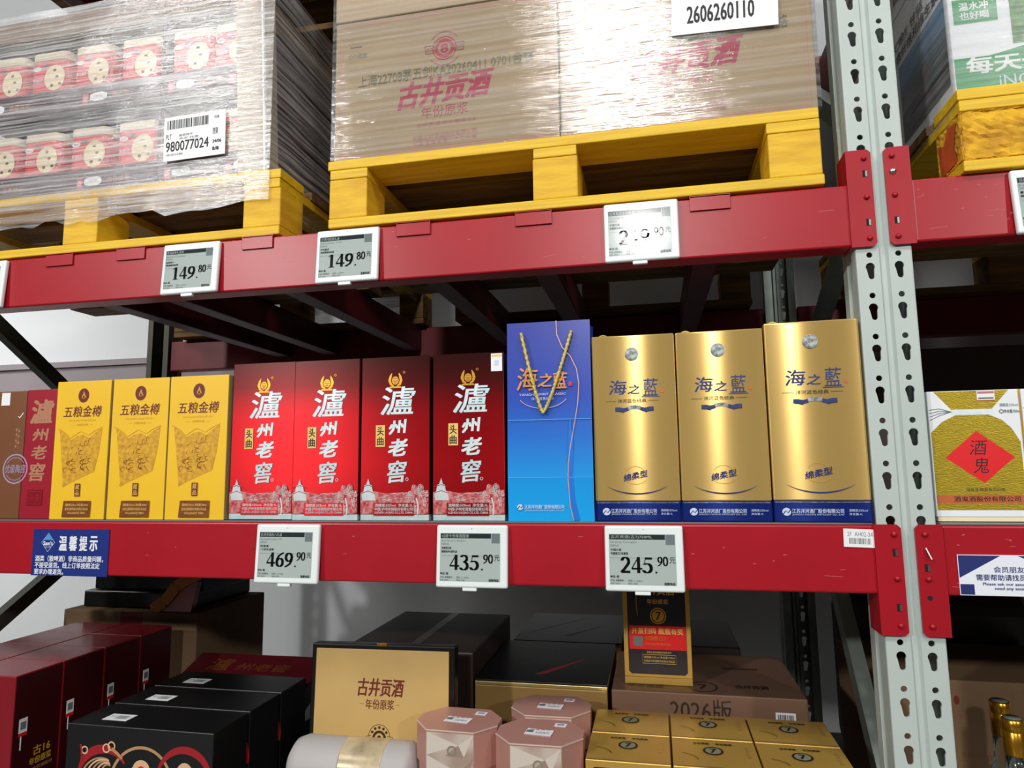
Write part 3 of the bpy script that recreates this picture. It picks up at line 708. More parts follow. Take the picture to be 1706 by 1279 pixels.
copy_tree(a, loc=(.168, .012, RZ + .3205), label='green and white carton stacked above the cyclist carton')
copy_tree(a, loc=(.168, .334, RZ), label='rear green and white carton behind the cyclist carton')
copy_tree(a, loc=(.168, .334, RZ + .3205), label='rear green and white carton on the upper layer behind')
wrap('stretch_wrap', 'clear stretch film around the green and white cartons', .161, .98, .006, .67, RZ - .03, RZ + .64, 'film_light', wob=.004, skirt=.008)

mb = MB(); mb.box(.168, .98, .675, 1.02, RZ, RZ + .62, 'dark_brown_card', .004); tag(mb.build('carton'), 'dark carton at the back of the battered pallet', 'carton')
pallet('unseen yellow pallet added further along the neighbouring bay', 1.20, 2.20, 0.0, 2.0632)  # unseen load added to keep lamp light off the back wall
mb = MB(); mb.box(1.20, 2.20, .005, 1.04, 2.0632 + .1515, 2.828, 'cardboard', .004); tag(mb.build('carton'), 'unseen big tan carton added on the further pallet of the neighbouring bay', 'carton')  # out of view, added to block the lamps

# ------------------------------------------------------------------ price tags and notices
def price_tag(x, z, whole, cents, label, lines, loc_y=-0.001, tilt=0.06, dx=0):
    t = thing('price_tag', label, 'price tag', (x, loc_y, z), (-tilt, 0, 0), group='electronic price tags on the beams')
    w, h = .141, .117; mb = MB(); mb.box(-w / 2, w / 2, -.012, -.001, -h / 2, h / 2, 'tag_white', .004, 3); mb.build('tag_case', t)
    F = FRONT(-.0122); sx0, sx1, sz0, sz1 = -w / 2 + .008, w / 2 - .014, -h / 2 + .012, h / 2 - .015
    s = MB(); s.rect(F, sx0, sz0, sx1, sz1, 'tag_screen'); W_ = sx1 - sx0
    s.rect(F, sx0 + .001, sz1 - .010, sx1 - .018, sz1 - .001, 'tag_dark'); s.text(F, lines[0], sx0 + .003, sz1 - .0088, sx0 + .003 + min(.006 * len(lines[0]), .075), sz1 - .0022, 'tag_screen')
    s.rect(F, sx1 - .017, sz1 - .019, sx1 - .001, sz1 - .001, 'tag_grey')
    s.text(F, lines[1], sx0 + .002, sz1 - .017, sx0 + .050, sz1 - .0125, 'tag_grey'); s.text(F, '500ml', sx0 + .002, sz1 - .0225, sx0 + .017, sz1 - .0185, 'tag_grey')
    s.text(F, lines[2], sx0 + .003, sz1 - .0305, sx0 + .022, sz1 - .026, 'tag_dark', bold=.02); s.text(F, lines[3], sx0 + .003, sz1 - .037, sx0 + .034, sz1 - .0325, 'tag_dark', bold=.02)
    s.rect(F, sx0 + .002, sz1 - .0425, sx1 - .004, sz1 - .0422, 'tag_grey')
    n = len(whole); hh = .0285; ww = 1.0; x0 = sx0 + .019 - (n - 3) * .018
    e = s.figures(F, whole + '.', x0, sz0 + .021, hh, 'tag_ink', ww, gap=.03)
    s.figures(F, cents, e - .001, sz0 + .034, .0165, 'tag_ink', .85, gap=.02); s.text(F, '元', sx1 - .0115, sz0 + .039, sx1 - .001, sz0 + .0495, 'tag_dark')
    s.text(F, '单位: 瓶', sx0 + .001, sz0 + .0125, sx0 + .017, sz0 + .0165, 'tag_dark', bold=.02); s.text(F, '产地: 安徽亳州', sx0 + .001, sz0 + .006, sx0 + .025, sz0 + .0095, 'tag_dark'); s.text(F, '规格: 1 x 500ml', sx0 + .033, sz0 + .006, sx0 + .058, sz0 + .0095, 'tag_grey')
    s.text(F, '货号: 98007', sx0 + .001, sz0 + .001, sx0 + .018, sz0 + .0042, 'tag_grey'); s.text(F, '等级: 优级', sx0 + .033, sz0 + .001, sx0 + .050, sz0 + .0042, 'tag_grey'); s.text(F, '监督电话', sx1 - .022, sz0 + .001, sx1 - .003, sz0 + .0055, 'tag_dark', bold=.03)
    s.disc(F, 0, h / 2 - .007, .0008, .0008, 'tag_grey', 10); s.build('screen', t)
    c = MB(); c.box(-.018, .010, -.010, -.001, -h / 2 - .006, -h / 2 + .001, 'tag_white', .0015); c.build('clip', t)
    return t
zm, zu = 1.3865, 2.0025
price_tag(-1.133, zm, '469', '90', 'price tag reading 469.90 under the red drinks boxes', ['古井贡酒古八礼盒', 'GuJingGongJiu V8', '净含量2瓶', '一口价礼盒装'])
price_tag(-0.745, zm + .0005, '435', '90', 'price tag reading 435.90 beside the foot of the blue bag', ['42度今世缘酒国缘', 'Guoyuan Baijiu', '浓香型白酒', '国缘单开42度礼盒'])
price_tag(-0.421, zm + .001, '245', '90', 'price tag reading 245.90 under the first gold box', ['古井贡酒(古7)750ML', 'Gujing Gongjiu', '中国白酒', '中国香古7浓香型'])
price_tag(-1.388, zu, '149', '80', 'price tag reading 149.80 further from the white upright', ['黄油曲奇礼盒装', 'Butter Cookies', '曲奇饼干', '黄油味908克'])
price_tag(-1.0135, zu, '149', '80', 'price tag reading 149.80 below the pallet corner with the tan cartons', ['沙琪玛超值礼盒', 'Shaqima 149', '中式糕点', '休闲零食908克'])
price_tag(-0.4045, zu + .001, '249', '90', 'price tag washed out by a lamp glare on the upper beam', ['古井贡酒年份原浆', 'Gujing Gongjiu', '中国白酒', '浓香型白酒500ml'], tilt=0.0)
price_tag(-1.957, zu - .001, '59', '90', 'price tag ending in 90 cut by the picture edge on the upper beam', ['蛋酥卷礼盒装', 'Egg Rolls', '中式糕点', '鸡蛋味908克'])
price_tag(0.301, zu - .002, '89', '90', 'price tag on the beam under the green and white cartons', ['羽衣甘蓝粉', 'Kale Powder', '膳食纤维', '固体饮料礼盒'])
t = thing('notice_sign', 'blue notice with white headline fixed to the middle beam', 'notice', (-1.662, -0.0005, 1.382))
mb = MB(); mb.box(-.0985, .0985, -.0015, 0, -.0505, .0505, 'notice_blue'); F = FRONT(-.0015)
mb.strip(F, [(-.058, .041), (-.041, .021), (-.058, .001), (-.075, .021)], .0012, 'pale_ink', True); mb.poly(F, [(-.058, .039), (-.047, .0265), (-.069, .0265)], 'notice_sky')
mb.text(F, "Sam's", -.070, .015, -.046, .024, 'notice_white', bold=.03); mb.text(F, 'CLUB', -.066, .0095, -.050, .0135, 'pale_ink')
for i, ch in enumerate('温馨提示'): mb.text(F, ch, -.028 + i * .0265, .004, -.009 + i * .0265, .035, 'notice_white', bold=.025)
mb.text(F, '酒类（散啤酒）非商品质量问题，', -.088, -.020, .088, -.007, 'notice_white', bold=.02); mb.text(F, '不接受退货。线上订单按照法定', -.088, -.034, .080, -.0215, 'notice_white', bold=.02); mb.text(F, '要求办理退货。', -.088, -.0475, -.012, -.0355, 'notice_white', bold=.02)
mb.build('panel', t)
t = thing('shelf_label', 'small white barcode label on the middle beam beside the connector', 'label', (-.0535, -0.0005, 1.4265), (0, 0.03, 0))
mb = MB(); mb.box(-.026, .026, -.0008, 0, -.0155, .0155, 'paper_white'); F = FRONT(-.0008); mb.text(F, '2F  AH02-3A', -.020, .003, .022, .0105, 'ink_grey'); mb.bars(F, -.017, -.010, .018, .0, 'ink_grey', 20, 9); mb.build('sticker', t)
t = thing('notice_sign', 'white help notice with navy corners on the neighbouring beam', 'notice', (.095, -0.0005, 1.335))
mb = MB(); mb.box(0, .235, -.0015, 0, 0, .066, 'notice_white'); F = FRONT(-.0015)
mb.poly(F, [(.001, .028), (.001, .065), (.065, .065)], 'notice_navy'); mb.rect(F, .001, .001, .022, .018, 'notice_navy'); mb.poly(F, [(.090, .065), (.13, .045), (.234, .065)], 'notice_navy')
mb.text(F, '会员朋友若您', .053, .0375, .1205, .0475, 'navy_ink', bold=.012); mb.text(F, '需要帮助请找员工', .026, .0245, .110, .0345, 'navy_ink', bold=.012)
mb.text(F, 'Please ask our associate if you', .035, .0155, .130, .0215, 'navy_ink', bold=.012); mb.text(F, 'need any assistance', .052, .0085, .112, .0145, 'navy_ink', bold=.012); mb.build('panel', t)

# ------------------------------------------------------------------ middle shelf: drinks boxes
SZ = 1.4525
def yellow_box():
    t = thing('liquor_box', 'x', 'drinks box', (0, 0, SZ), group='yellow drinks boxes'); w, h, d = .1435, .3115, .10
    mb = MB(); mb.box(-w / 2, w / 2, .0022, d, 0, h - .001, 'yellow_side', .001); mb.build('box_body', t)
    mb = MB(); mb.box(-w / 2, w / 2, 0, .0022, 0, h, 'yellow_card', .0008); F = FRONT(0)
    mb.disc(F, 0, .278, .0145, .0165, 'maroon_ink'); mb.poly(F, [(-.006, .272), (0, .288), (.007, .272), (.003, .274), (0, .280), (-.003, .274)], 'amber_ink'); mb.ring(F, 0, .276, .004, .005, .001, 'amber_ink')
    mb.text(F, '五粮金樽', -.050, .229, .050, .254, 'maroon_ink', bold=.012, shear=.12); mb.text(F, 'WULIANGJINZUN', -.037, .218, .036, .223, 'amber_ink'); mb.rect(F, -.028, .211, -.018, .2115, 'ochre_ink'); mb.text(F, '浓香型白酒', -.014, .209, .016, .214, 'amber_ink'); mb.rect(F, .020, .211, .03, .2115, 'ochre_ink')
    cup = [(-.058, .202), (-.040, .190), (-.026, .177), (-.010, .186), (.006, .189), (.022, .181), (.036, .192), (.055, .203), (.050, .150), (.040, .105), (.020, .098), (-.004, .088), (-.024, .080), (-.038, .072), (-.042, .072), (-.041, .082)]
    mb.poly(F, cup, 'ochre_ink'); mb.strip(F, [(-.064, .203), (-.058, .202), (-.040, .192), (-.028, .181), (-.008, .193), (0, .196), (.020, .187), (.034, .196), (.055, .205)], .0014, 'amber_ink')
    r = random.Random(3)
    for i in range(30):
        x = r.uniform(-.036, .036); z = r.uniform(.105, .175)
        mb.ring(F, x, z, r.uniform(.004, .008), r.uniform(.003, .006), .0009, 'copper_foil', r.uniform(0, 180), r.uniform(200, 340), 8)
    mb.rect(F, -.0072, .051, .0072, .079, 'maroon_ink'); mb.text(F, '藏', -.005, .066, .005, .077, 'seal_cream'); mb.text(F, '品', -.005, .053, .005, .0635, 'seal_cream')
    mb.poly(F, [(-.037, .005), (.037, .005), (.038, .041), (-.034, .041)], 'copper_foil'); mb.text(F, '酒精度:52%vol 净含量:500ml', -.029, .029, .031, .035, 'seal_cream'); mb.text(F, '宜宾五粮液股份有限公司出品', -.029, .020, .031, .026, 'seal_cream'); mb.text(F, 'WULIANGYE YIBIN', -.022, .012, .024, .0165, 'seal_cream')
    mb.build('front_panel', t); return t
yb = yellow_box(); G = ('yellow drinks box standing against the crimson box', 'middle one of the three yellow drinks boxes', 'yellow drinks box standing next to the red foil boxes')
for i, x in enumerate((-1.6655, -1.5145, -1.3665)):
    if i == 0: yb.location = (x, .012, SZ); yb['label'] = G[0]
    else: copy_tree(yb, loc=(x, .012 - .001 * i, SZ), label=G[i])
def red_box():
    t = thing('liquor_box', 'x', 'drinks box', (0, 0, SZ), group='red foil drinks boxes'); w, h, d = .148, .333, .12
    mb = MB(); mb.box(-w / 2, w / 2, .003, d, .012, h - .001, 'red_side', .0015); mb.build('box_body', t)
    mb = MB(); mb.box(-w / 2 + .001, w / 2 - .001, 0, d, 0, .012, 'holo_pale', .001); mb.build('plinth', t)
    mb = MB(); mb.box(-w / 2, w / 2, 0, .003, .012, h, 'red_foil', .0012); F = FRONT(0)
    X = lambda v: v + .913; Z = lambda v: v - 1.4525          # measured on the third box
    # emblem: two fish round a jar
    for sg in (-1, 1): mb.strip(F, [(sg * .004, .272), (sg * .010, .276), (sg * .0125, .284), (sg * .0105, .292), (sg * .0075, .299)], [.003, .005, .006, .005, .001], 'foil_gold')
    mb.disc(F, 0, .2835, .0075, .0085, 'foil_gold', 20); mb.strip(F, [(-.005, .287), (0, .2885), (.005, .287)], .0012, 'art_red'); mb.strip(F, [(-.005, .2835), (0, .282), (.005, .2835)], .0016, 'art_red'); mb.strip(F, [(-.004, .2785), (.004, .2785)], .0014, 'art_red')
    mb.poly(F, [(-.015, .268), (.015, .268), (.011, .2715), (-.011, .2715)], 'foil_gold'); mb.ring(F, .019, .300, .0022, .0022, .0007, 'foil_gold', n=14)
    mb.text(F, '瀘', -.028, .213, .042, .270, 'holo_foil', bold=.012, shear=.16); mb.text(F, '州', -.012, .174, .023, .201, 'holo_foil', bold=.035, shear=.10, skew=.1); mb.text(F, '老', -.012, .129, .026, .163, 'holo_foil', bold=.035, shear=.18, skew=.08); mb.text(F, '窖', -.014, .076, .024, .119, 'holo_foil', bold=.02, shear=.12, skew=.08); mb.ring(F, .027, .082, .0028, .0028, .001, 'holo_foil', n=14)
    mb.rect(F, -.041, .148, -.021, .192, 'seal_cream'); mb.text(F, '头', -.038, .171, -.024, .189, 'dark_ink', bold=.02); mb.text(F, '曲', -.038, .151, -.024, .168, 'dark_ink', bold=.02)
    # landscape band
    hw = w / 2 - .0015
    mb.poly(F, [(-hw, .013), (hw, .013), (hw, .060), (.05, .058), (.02, .056), (-.02, .054), (-.05, .060), (-hw, .056)], 'red_pattern')
    mb.poly(F, [(-hw + .004, .040), (-.040, .040), (-.042, .056), (-.046, .058), (-.048, .070), (-.052, .072), (-.056, .084), (-.060, .072), (-.064, .070), (-.066, .058), (-.070, .055)], 'holo_pale')
    for z_ in (.056, .068): mb.strip(F, [(-.071, z_ - .002), (-.056, z_ + .003), (-.041, z_ - .002)], .0014, 'art_red')
    mb.poly(F, [(.050 + (.021 + .003 * math.sin(7 * a)) * math.cos(a), .046 + (.025 + .003 * math.sin(7 * a)) * math.sin(a)) for a in [2 * math.pi * i / 42 for i in range(42)]], 'red_pattern')
    r = random.Random(11); mb.lay += 1
    for i in range(34):
        a = r.uniform(0, 6.28); q = r.uniform(.1, 1) ** .5
        mb.ring(F, .050 + .020 * q * math.cos(a), .046 + .024 * q * math.sin(a), r.uniform(.002, .005), r.uniform(.002, .005), .0009, 'holo_pale', r.uniform(0, 180), r.uniform(240, 400), 8, up=0)
    mb.strip(F, [(.050, .012), (.051, .03), (.047, .045)], .003, 'holo_pale')
    mb.lay += 1
    for i in range(14):
        x = r.uniform(-.04, .03); z_ = r.uniform(.038, .054); mb.strip(F, [(x, z_), (x + .008, z_ + .002), (x + .018, z_)], .0008, 'holo_pale', up=0)
    mb.rect(F, -.044, .010, .042, .035, 'red_foil'); mb.strip(F, [(-.044, .0105), (.042, .0105), (.042, .035), (-.044, .035)], .0006, 'art_red', True)
    mb.text(F, '酒精度:52%vol  净含量:1L', -.041, .0275, .040, .0335, 'holo_pale', bold=.015); mb.text(F, '中国·泸州老窖股份有限公司', -.041, .0195, .040, .0260, 'holo_pale', bold=.015); mb.text(F, 'LUZHOU LAOJIAO CO.,LTD. CHINA', -.041, .0125, .040, .0180, 'holo_pale', bold=.012)
    mb.build('front_panel', t); return t
rb = red_box(); G = ('red foil drinks box beside the yellow boxes', 'second red foil drinks box from the yellow ones', 'third red foil drinks box from the yellow ones', 'red foil drinks box with a white sticker, beside the blue bag')
for i, x in enumerate((-1.2135, -1.0645, -0.9120, -0.7570)):
    o = rb if i == 0 else copy_tree(rb)
    o.location = (x, (.016, .012, .012, .012)[i], SZ + (.001 if i == 0 else 0)); o['label'] = G[i]
mb = MB(); mb.box(.048, .071, -.0012, 0, .294, .330, 'paper_white', .0005); F = FRONT(-.0012); mb.rect(F, .049, .323, .070, .3275, 'seal_cream'); mb.rect(F, .055, .305, .064, .316, 'pale_ink'); mb.build('sticker', o)
# blue carrier bag
t = thing('carrier_bag', 'tall blue paper carrier bag with a twisted gold cord', 'carrier bag', (-.5925, .004, SZ)); bw, bh, bd = .1655, .3885, .085
mb = MB(); hw = bw / 2; zs = [0, .083, .194, bh]; ys = [0, -.0018, .0016, .006]
for i in range(3):
    z0, z1, y0, y1 = zs[i], zs[i + 1], ys[i], ys[i + 1]
    mb.add([(-hw, y0, z0), (hw, y0, z0), (hw, y1, z1), (-hw, y1, z1)], [(0, 1, 2, 3)], 'bag_blue')
    gl = [(hw, y0, z0), (hw - .012 * (z0 / bh), bd / 2, z0), (hw, bd - y0, z0), (hw, y1, z1), (hw - .012 * (z1 / bh), bd / 2, z1), (hw, bd - y1, z1)]
    mb.add(gl, [(0, 1, 4, 3), (1, 2, 5, 4)], 'bag_blue'); mb.add([(-p[0], p[1], p[2]) for p in gl], [(3, 4, 1, 0), (4, 5, 2, 1)], 'bag_blue')
    mb.add([(-hw, bd - y0, z0), (hw, bd - y0, z0), (hw, bd - y1, z1), (-hw, bd - y1, z1)], [(3, 2, 1, 0)], 'bag_blue')
mb.add([(-hw, 0, .0003), (hw, 0, .0003), (hw, bd, .0003), (-hw, bd, .0003)], [(3, 2, 1, 0)], 'bag_blue')
Fb = FRONT(-.0022)
for z_ in (.083, .194): mb.strip(Fb, [(-hw + .001, z_), (hw - .001, z_)], .0012, 'bag_crease')
mb.poly(frame((0, -.0020, 0)), [(.043, .003), (.034, .06), (.033, .11), (.036, .16), (.041, .20), (.046, .15), (.044, .09), (.047, .04), (.055, .003)], 'bag_violet')
mb.build('bag_body', t)
mb = MB(); mb.strip(Fb, [(.0175, .388), (.0185, .360), (.0285, .334), (.0445, .315), (.0555, .291), (.0595, .262), (.0565, .225), (.052, .200), (.040, .140), (.0355, .108), (.0345, .080), (.0375, .03), (.0435, .002)], .0016, 'rose_line')
mb.text(Fb, '海', -.061, .252, -.022, .297, 'orange_foil', bold=.008, shear=.12); mb.text(Fb, '之', -.018, .258, .008, .284, 'orange_foil', bold=.02, shear=.2); mb.text(Fb, '藍', .010, .254, .036, .286, 'orange_foil', bold=.015, shear=.05); mb.rect(Fb, .040, .258, .046, .266, 'diamond_red')
mb.text(Fb, 'YANGHE SPIRIT CLASSIC', -.058, .241, .034, .2455, 'pale_ink'); mb.text(Fb, '洋河蓝色经典', -.034, .232, .010, .238, 'pale_ink'); mb.ring(Fb, -.011, .246, .050, .030, .0012, 'rose_line', 205, 335, 20)
mb.disc(Fb, -.059, .027, .006, .0055, 'pale_ink'); mb.strip(Fb, [(-.064, .024), (-.060, .0285), (-.057, .0255), (-.053, .030)], .0018, 'navy_ink'); mb.text(Fb, '江苏洋河酒厂股份有限公司', -.050, .024, .026, .0315, 'pale_ink', bold=.015); mb.text(Fb, 'JIANGSU YANGHE DISTILLERY CO.,LTD', -.050, .0195, .026, .022, 'pale_ink')
mb.build('front_print', t)
path = []
for i in range(34):
    u = i / 33; x = -.0525 + .100 * u; k = abs(2 * ((u * 1.0) - .42) / (.84 if u < .42 else 1.16))
    z_ = .207 + (.366 - .207) * (k ** 1.25); path.append((x, -.0075 + .0045 * (k ** 3), z_))
mb = MB(); fine = []
P = [Vector(p) for p in path]
for a, b in zip(P, P[1:]):
    for j in range(9): fine.append(a.lerp(b, j / 9))
fine.append(P[-1])
mb.tube(fine, .0030, 'rope_gold', 10, True, twist=0.75); mb.build('cord_handle', t)
# gold boxes
def gold_box(h):
    t = thing('liquor_box', 'x', 'drinks box', (0, 0, SZ), group='brushed gold drinks boxes'); w, d = .157, .105; bz = .037
    mb = MB(); mb.box(-w / 2, w / 2, .0, d, bz, h, 'gold_brushed', .0028, 3); F = FRONT(-.0002); S = h / .3535
    mb.text(F, '海', -.046, .2385 * S, -.014, .266 * S, 'navy_ink', bold=.015, shear=.12); mb.text(F, '之', -.010, .239 * S, .012, .257 * S, 'navy_ink', bold=.02, shear=.2); mb.text(F, '藍', .018, .235 * S, .045, .268 * S, 'navy_ink', shear=.05); mb.rect(F, .014, .2325 * S, .048, .2338 * S, 'navy_ink'); mb.rect(F, .050, .240 * S, .055, .246 * S, 'orange_band')
    mb.rect(F, -.054, .2255 * S, -.034, .2261 * S, 'dark_ink'); mb.rect(F, .026, .2255 * S, .046, .2261 * S, 'dark_ink'); mb.text(F, '洋河蓝色经典', -.031, .2225 * S, .023, .2295 * S, 'dark_ink')
    for sg in (-1, 1): mb.strip(F, [(sg * .036, .211 * S), (sg * .028, .2105 * S), (sg * .020, .2085 * S), (sg * .011, .2110 * S)], [.0065, .0075, .0075, .0065], 'navy_ink'); mb.strip(F, [(sg * .036, .2065 * S), (sg * .028, .206 * S), (sg * .020, .204 * S)], .001, 'dark_ink')
    mb.strip(F, [(-.012, .2125 * S), (0, .2140 * S), (.012, .2125 * S)], .007, 'silver_foil')
    mb.text(F, '绵柔型', -.024, .078 * S, .020, .091 * S, 'navy_ink', bold=.02, skew=.22); mb.ring(F, -.002, .085 * S, .019, .017, .0006, 'amber_ink', 20, 150, 16); mb.ring(F, -.002, .083 * S, .022, .014, .0006, 'amber_ink', 200, 330, 16)
    mb.strip(F, ell(0, .095, .075, .044, 222, 318, 24), [.0002 + .0022 * math.sin(math.pi * i / 24) for i in range(25)], 'navy_ink')
    mb.build('box_body', t)
    mb = MB(); mb.box(-w / 2 - .0004, w / 2 + .0004, -.0004, d + .0004, 0, bz, 'navy_band', .0026, 2); F = FRONT(-.0006)
    mb.rect(F, -w / 2 + .003, bz - .003, w / 2 - .003, bz - .002, 'silver_foil'); mb.disc(F, -.058, .018, .0072, .0068, 'pale_ink'); mb.strip(F, [(-.064, .014), (-.059, .020), (-.056, .016), (-.051, .022)], .0018, 'navy_ink')
    mb.text(F, '江苏洋河酒厂股份有限公司', -.049, .0155, .034, .0235, 'pale_ink', bold=.012); mb.text(F, 'JIANGSU YANGHE DISTILLERY CO., LTD', -.049, .0115, .034, .0145, 'pale_ink'); mb.text(F, '酒精度:52%vol', .042, .0185, .071, .023, 'pale_ink'); mb.text(F, '净含量:1L', .042, .0125, .063, .0165, 'pale_ink')
    mb.build('base_band', t)
    mb = MB(); mb.lathe([(.0128, 0), (.0128, .0006), (.0118, .0009), (.0112, .0004), (.0100, .0004), (.0096, .0010), (.0050, .0010), (.0046, .0003), (.0026, .0003), (.0022, .0012), (.0004, .0012)], 'silver_foil', seg=28, smooth=False); mb.build('medallion', t, (-.002, -.0002, .316 * S), (math.pi / 2, 0, 0))
    mb = MB(); pts = [(-w / 2 + .010 + .010 * (1 - math.cos(a)), .03 + .012 * math.sin(a), h - .002 + .011 * math.sin(a)) for a in [math.pi * i / 12 for i in range(13)]]; mb.tube(pts, .0018, 'rope_gold', 6); mb.build('cord_handle', t)
    return t
g1 = gold_box(.3535); g1.location = (-.4295, .012, SZ); g1['label'] = 'gold drinks box standing beside the blue carrier bag'
g2 = copy_tree(g1, loc=(-.2705, .010, SZ), rot=(0, 0, -.035), label='gold drinks box between the two other gold boxes')
g3 = copy_tree(g1, loc=(-.1095, .004, SZ), rot=(0, 0, -.05), label='gold drinks box standing against the white upright'); g3.scale = (1.02, 1, 1.022)
# brown and crimson boxes at the far end
t = thing('liquor_box', 'crimson drinks box with tan calligraphy beside the yellow boxes', 'drinks box', (-1.7845, .018, SZ)); w, h = .0835, .297
mb = MB(); mb.box(-w / 2, w / 2, 0, .10, 0, h, 'crimson_card', .002); F = FRONT(0)
for ch, a, b, c, d in (('瀘', -.026, .218, .032, .272), ('州', -.018, .178, .022, .205), ('老', -.018, .136, .022, .166), ('窖', -.020, .086, .020, .126)): mb.text(F, ch, a, b, c, d, 'tan_ink', bold=.03, shear=.12)
mb.rect(F, -.022, .030, .020, .066, 'wine_card'); mb.strip(F, [(-.018, .034), (.016, .034), (.016, .062), (-.018, .062)], .002, 'crimson_card', True); mb.text(F, '头曲', -.014, .038, .012, .058, 'crimson_card')
mb.build('box_body', t)
t = thing('liquor_box', 'brown drinks box with a round lilac stamp at the shelf end', 'drinks box', (-1.908, .018, SZ)); w = .160
mb = MB(); mb.box(-w / 2, w / 2, 0, .10, 0, .2955, 'brown_card', .002); F = FRONT(0)
mb.ring(F, .062, .114, .033, .033, .003, 'lilac_ink'); mb.text(F, '优级陶窖', .034, .104, .090, .124, 'lilac_ink', shear=.1); mb.ring(F, .062, .114, .026, .026, .0012, 'lilac_ink', 30, 150); mb.ring(F, .062, .114, .026, .026, .0012, 'lilac_ink', 210, 330)
mb.text(F, '百年', .056, .160, .068, .21, 'tan_ink'); mb.strip(F, [(.060, .236), (.064, .232), (.074, .244)], .002, 'paper_white')
mb.build('box_body', t); mb = MB(); mb.box(.01, .034, -.0012, 0, .262, .292, 'paper_white', .0004); mb.build('sticker', t)
# white and gold box of the neighbouring bay
def white_box(label, x, y):
    t = thing('liquor_box', label, 'drinks box', (x, y, SZ + .008), group='white and gold drinks boxes'); w, h = .146, .219
    mb = MB(); mb.box(-w / 2, w / 2, 0, .10, 0, h, 'white_card', .0018); F = FRONT(0); hw = w / 2 - .002
    mb.poly(F, [(-.036, .186), (.028, .186), (.056, h - .001), (-.062, h - .001)], 'gold_embossed'); mb.rect(F, -.036, .176, .030, .186, 'holo_foil')
    mb.poly(F, [(-hw, .012), (hw - .003, .012), (hw - .004, .128), (.055, .152), (.042, .166), (.022, .176), (-.030, .176), (-.052, .165), (-hw, .146)], 'gold_embossed')
    mb.poly(F, [(0, .148), (.056, .102), (.006, .058), (-.052, .102)], 'diamond_red'); mb.text(F, '酒', -.012, .106, .014, .132, 'ink_black', shear=.15); mb.text(F, '鬼', -.008, .075, .016, .102, 'ink_black', shear=.15)
    mb.text(F, '酒鬼酒·馥郁香型白酒', -.024, .044, .036, .050, 'dark_ink'); mb.rect(F, -hw, .024, hw, .038, 'orange_band'); mb.text(F, '酒鬼酒股份有限公司', -.044, .0265, .058, .0355, 'dark_ink', bold=.02)
    for i in range(4): mb.strip(F, [(-.071, .168 + i * .006), (-.055, .176 + i * .004), (-.036, .182)], .001, 'ink_grey')
    mb.text(F, '酒精度:52%vol', .040, .189, .068, .195, 'ink_grey'); mb.text(F, '净含量:750mL', .046, .178, .072, .184, 'ink_grey', bold=.01); mb.ring(F, .042, .181, .003, .003, .0012, 'ink_grey', n=12); mb.rect(F, hw - .001, 0, hw + .0015, h, 'foil_gold')
    mb.build('box_body', t); k = MB(); k.box(-w / 2 + .002, w / 2 - .002, .001, .10, -.0075, 0, 'cookie_cream', .001); k.build('plinth', t); return t
a = white_box('white and gold drinks box with a red diamond', .154, .028)
k = MB(); k.box(.006, .034, -.0010, 0, .200, .2175, 'paper_white', .0004); F = FRONT(-.0010); k.rect(F, .008, .203, .032, .206, 'ink_grey'); k.rect(F, .007, .2125, .033, .2165, 'ink_pink'); k.rect(F, .006, .2, .034, .2015, 'orange_band'); k.build('sticker', a)
white_box('white and gold drinks box cut off by the picture edge', .3015, .028)

mb = MB(); mb.box(.10, 2.2, .70, .99, 1.4525, 1.86, 'dark_brown_card', .004); tag(mb.build('carton'), 'added dark carton at the back of the shelf behind the white and gold box', 'carton')  # added, and stretched out of view to block lamps from the wall
# ------------------------------------------------------------------ lowest shelf
DZ = 0.7385
# dark red cartons
def wine_box():
    t = thing('gift_box', 'x', 'gift box', (0, 0, DZ), group='dark red gift boxes in two columns'); w, d, h = .158, .122, .375
    mb = MB(); mb.box(-w / 2, w / 2, 0, d, 0, h, 'wine_card', .002)
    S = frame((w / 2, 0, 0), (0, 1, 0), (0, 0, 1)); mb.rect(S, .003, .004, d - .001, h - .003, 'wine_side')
    mb.text(S, '古16', .056, .190, .100, .210, 'amber_ink', bold=.02); mb.text(S, '年份原浆', .048, .171, .104, .186, 'amber_ink', bold=.02); mb.text(S, '古井贡酒股份', .046, .158, .108, .166, 'art_gold')
    mb.build('box_body', t)
    k = MB(); k.box(w / 2, w / 2 + .0008, .016, .036, .250, .280, 'paper_white'); k.box(w / 2, w / 2 + .0010, .016, .036, .243, .2505, 'diamond_red'); k.box(w / 2 + .0001, w / 2 + .0011, .021, .023, .214, .243, 'paper_white'); S2 = frame((w / 2 + .0009, 0, 0), (0, 1, 0), (0, 0, 1)); k.rect(S2, .019, .257, .033, .273, 'tag_grey'); k.build('seal_sticker', t)
    return t
wb = wine_box(); first = True
for j, (x, cn) in enumerate(((-1.862, 'near'), (-2.023, 'outer'))):
    for i in range(4):
        lb = ('dark red gift box facing the black boxes, %s from the shelf front' if j == 0 else 'dark red gift box of the outer column, %s from the shelf front') % ords[i]
        loc = (x, .002 + i * .1235, DZ)
        if first: wb.location = loc; wb['label'] = lb; first = False
        else: copy_tree(wb, loc=loc, label=lb)
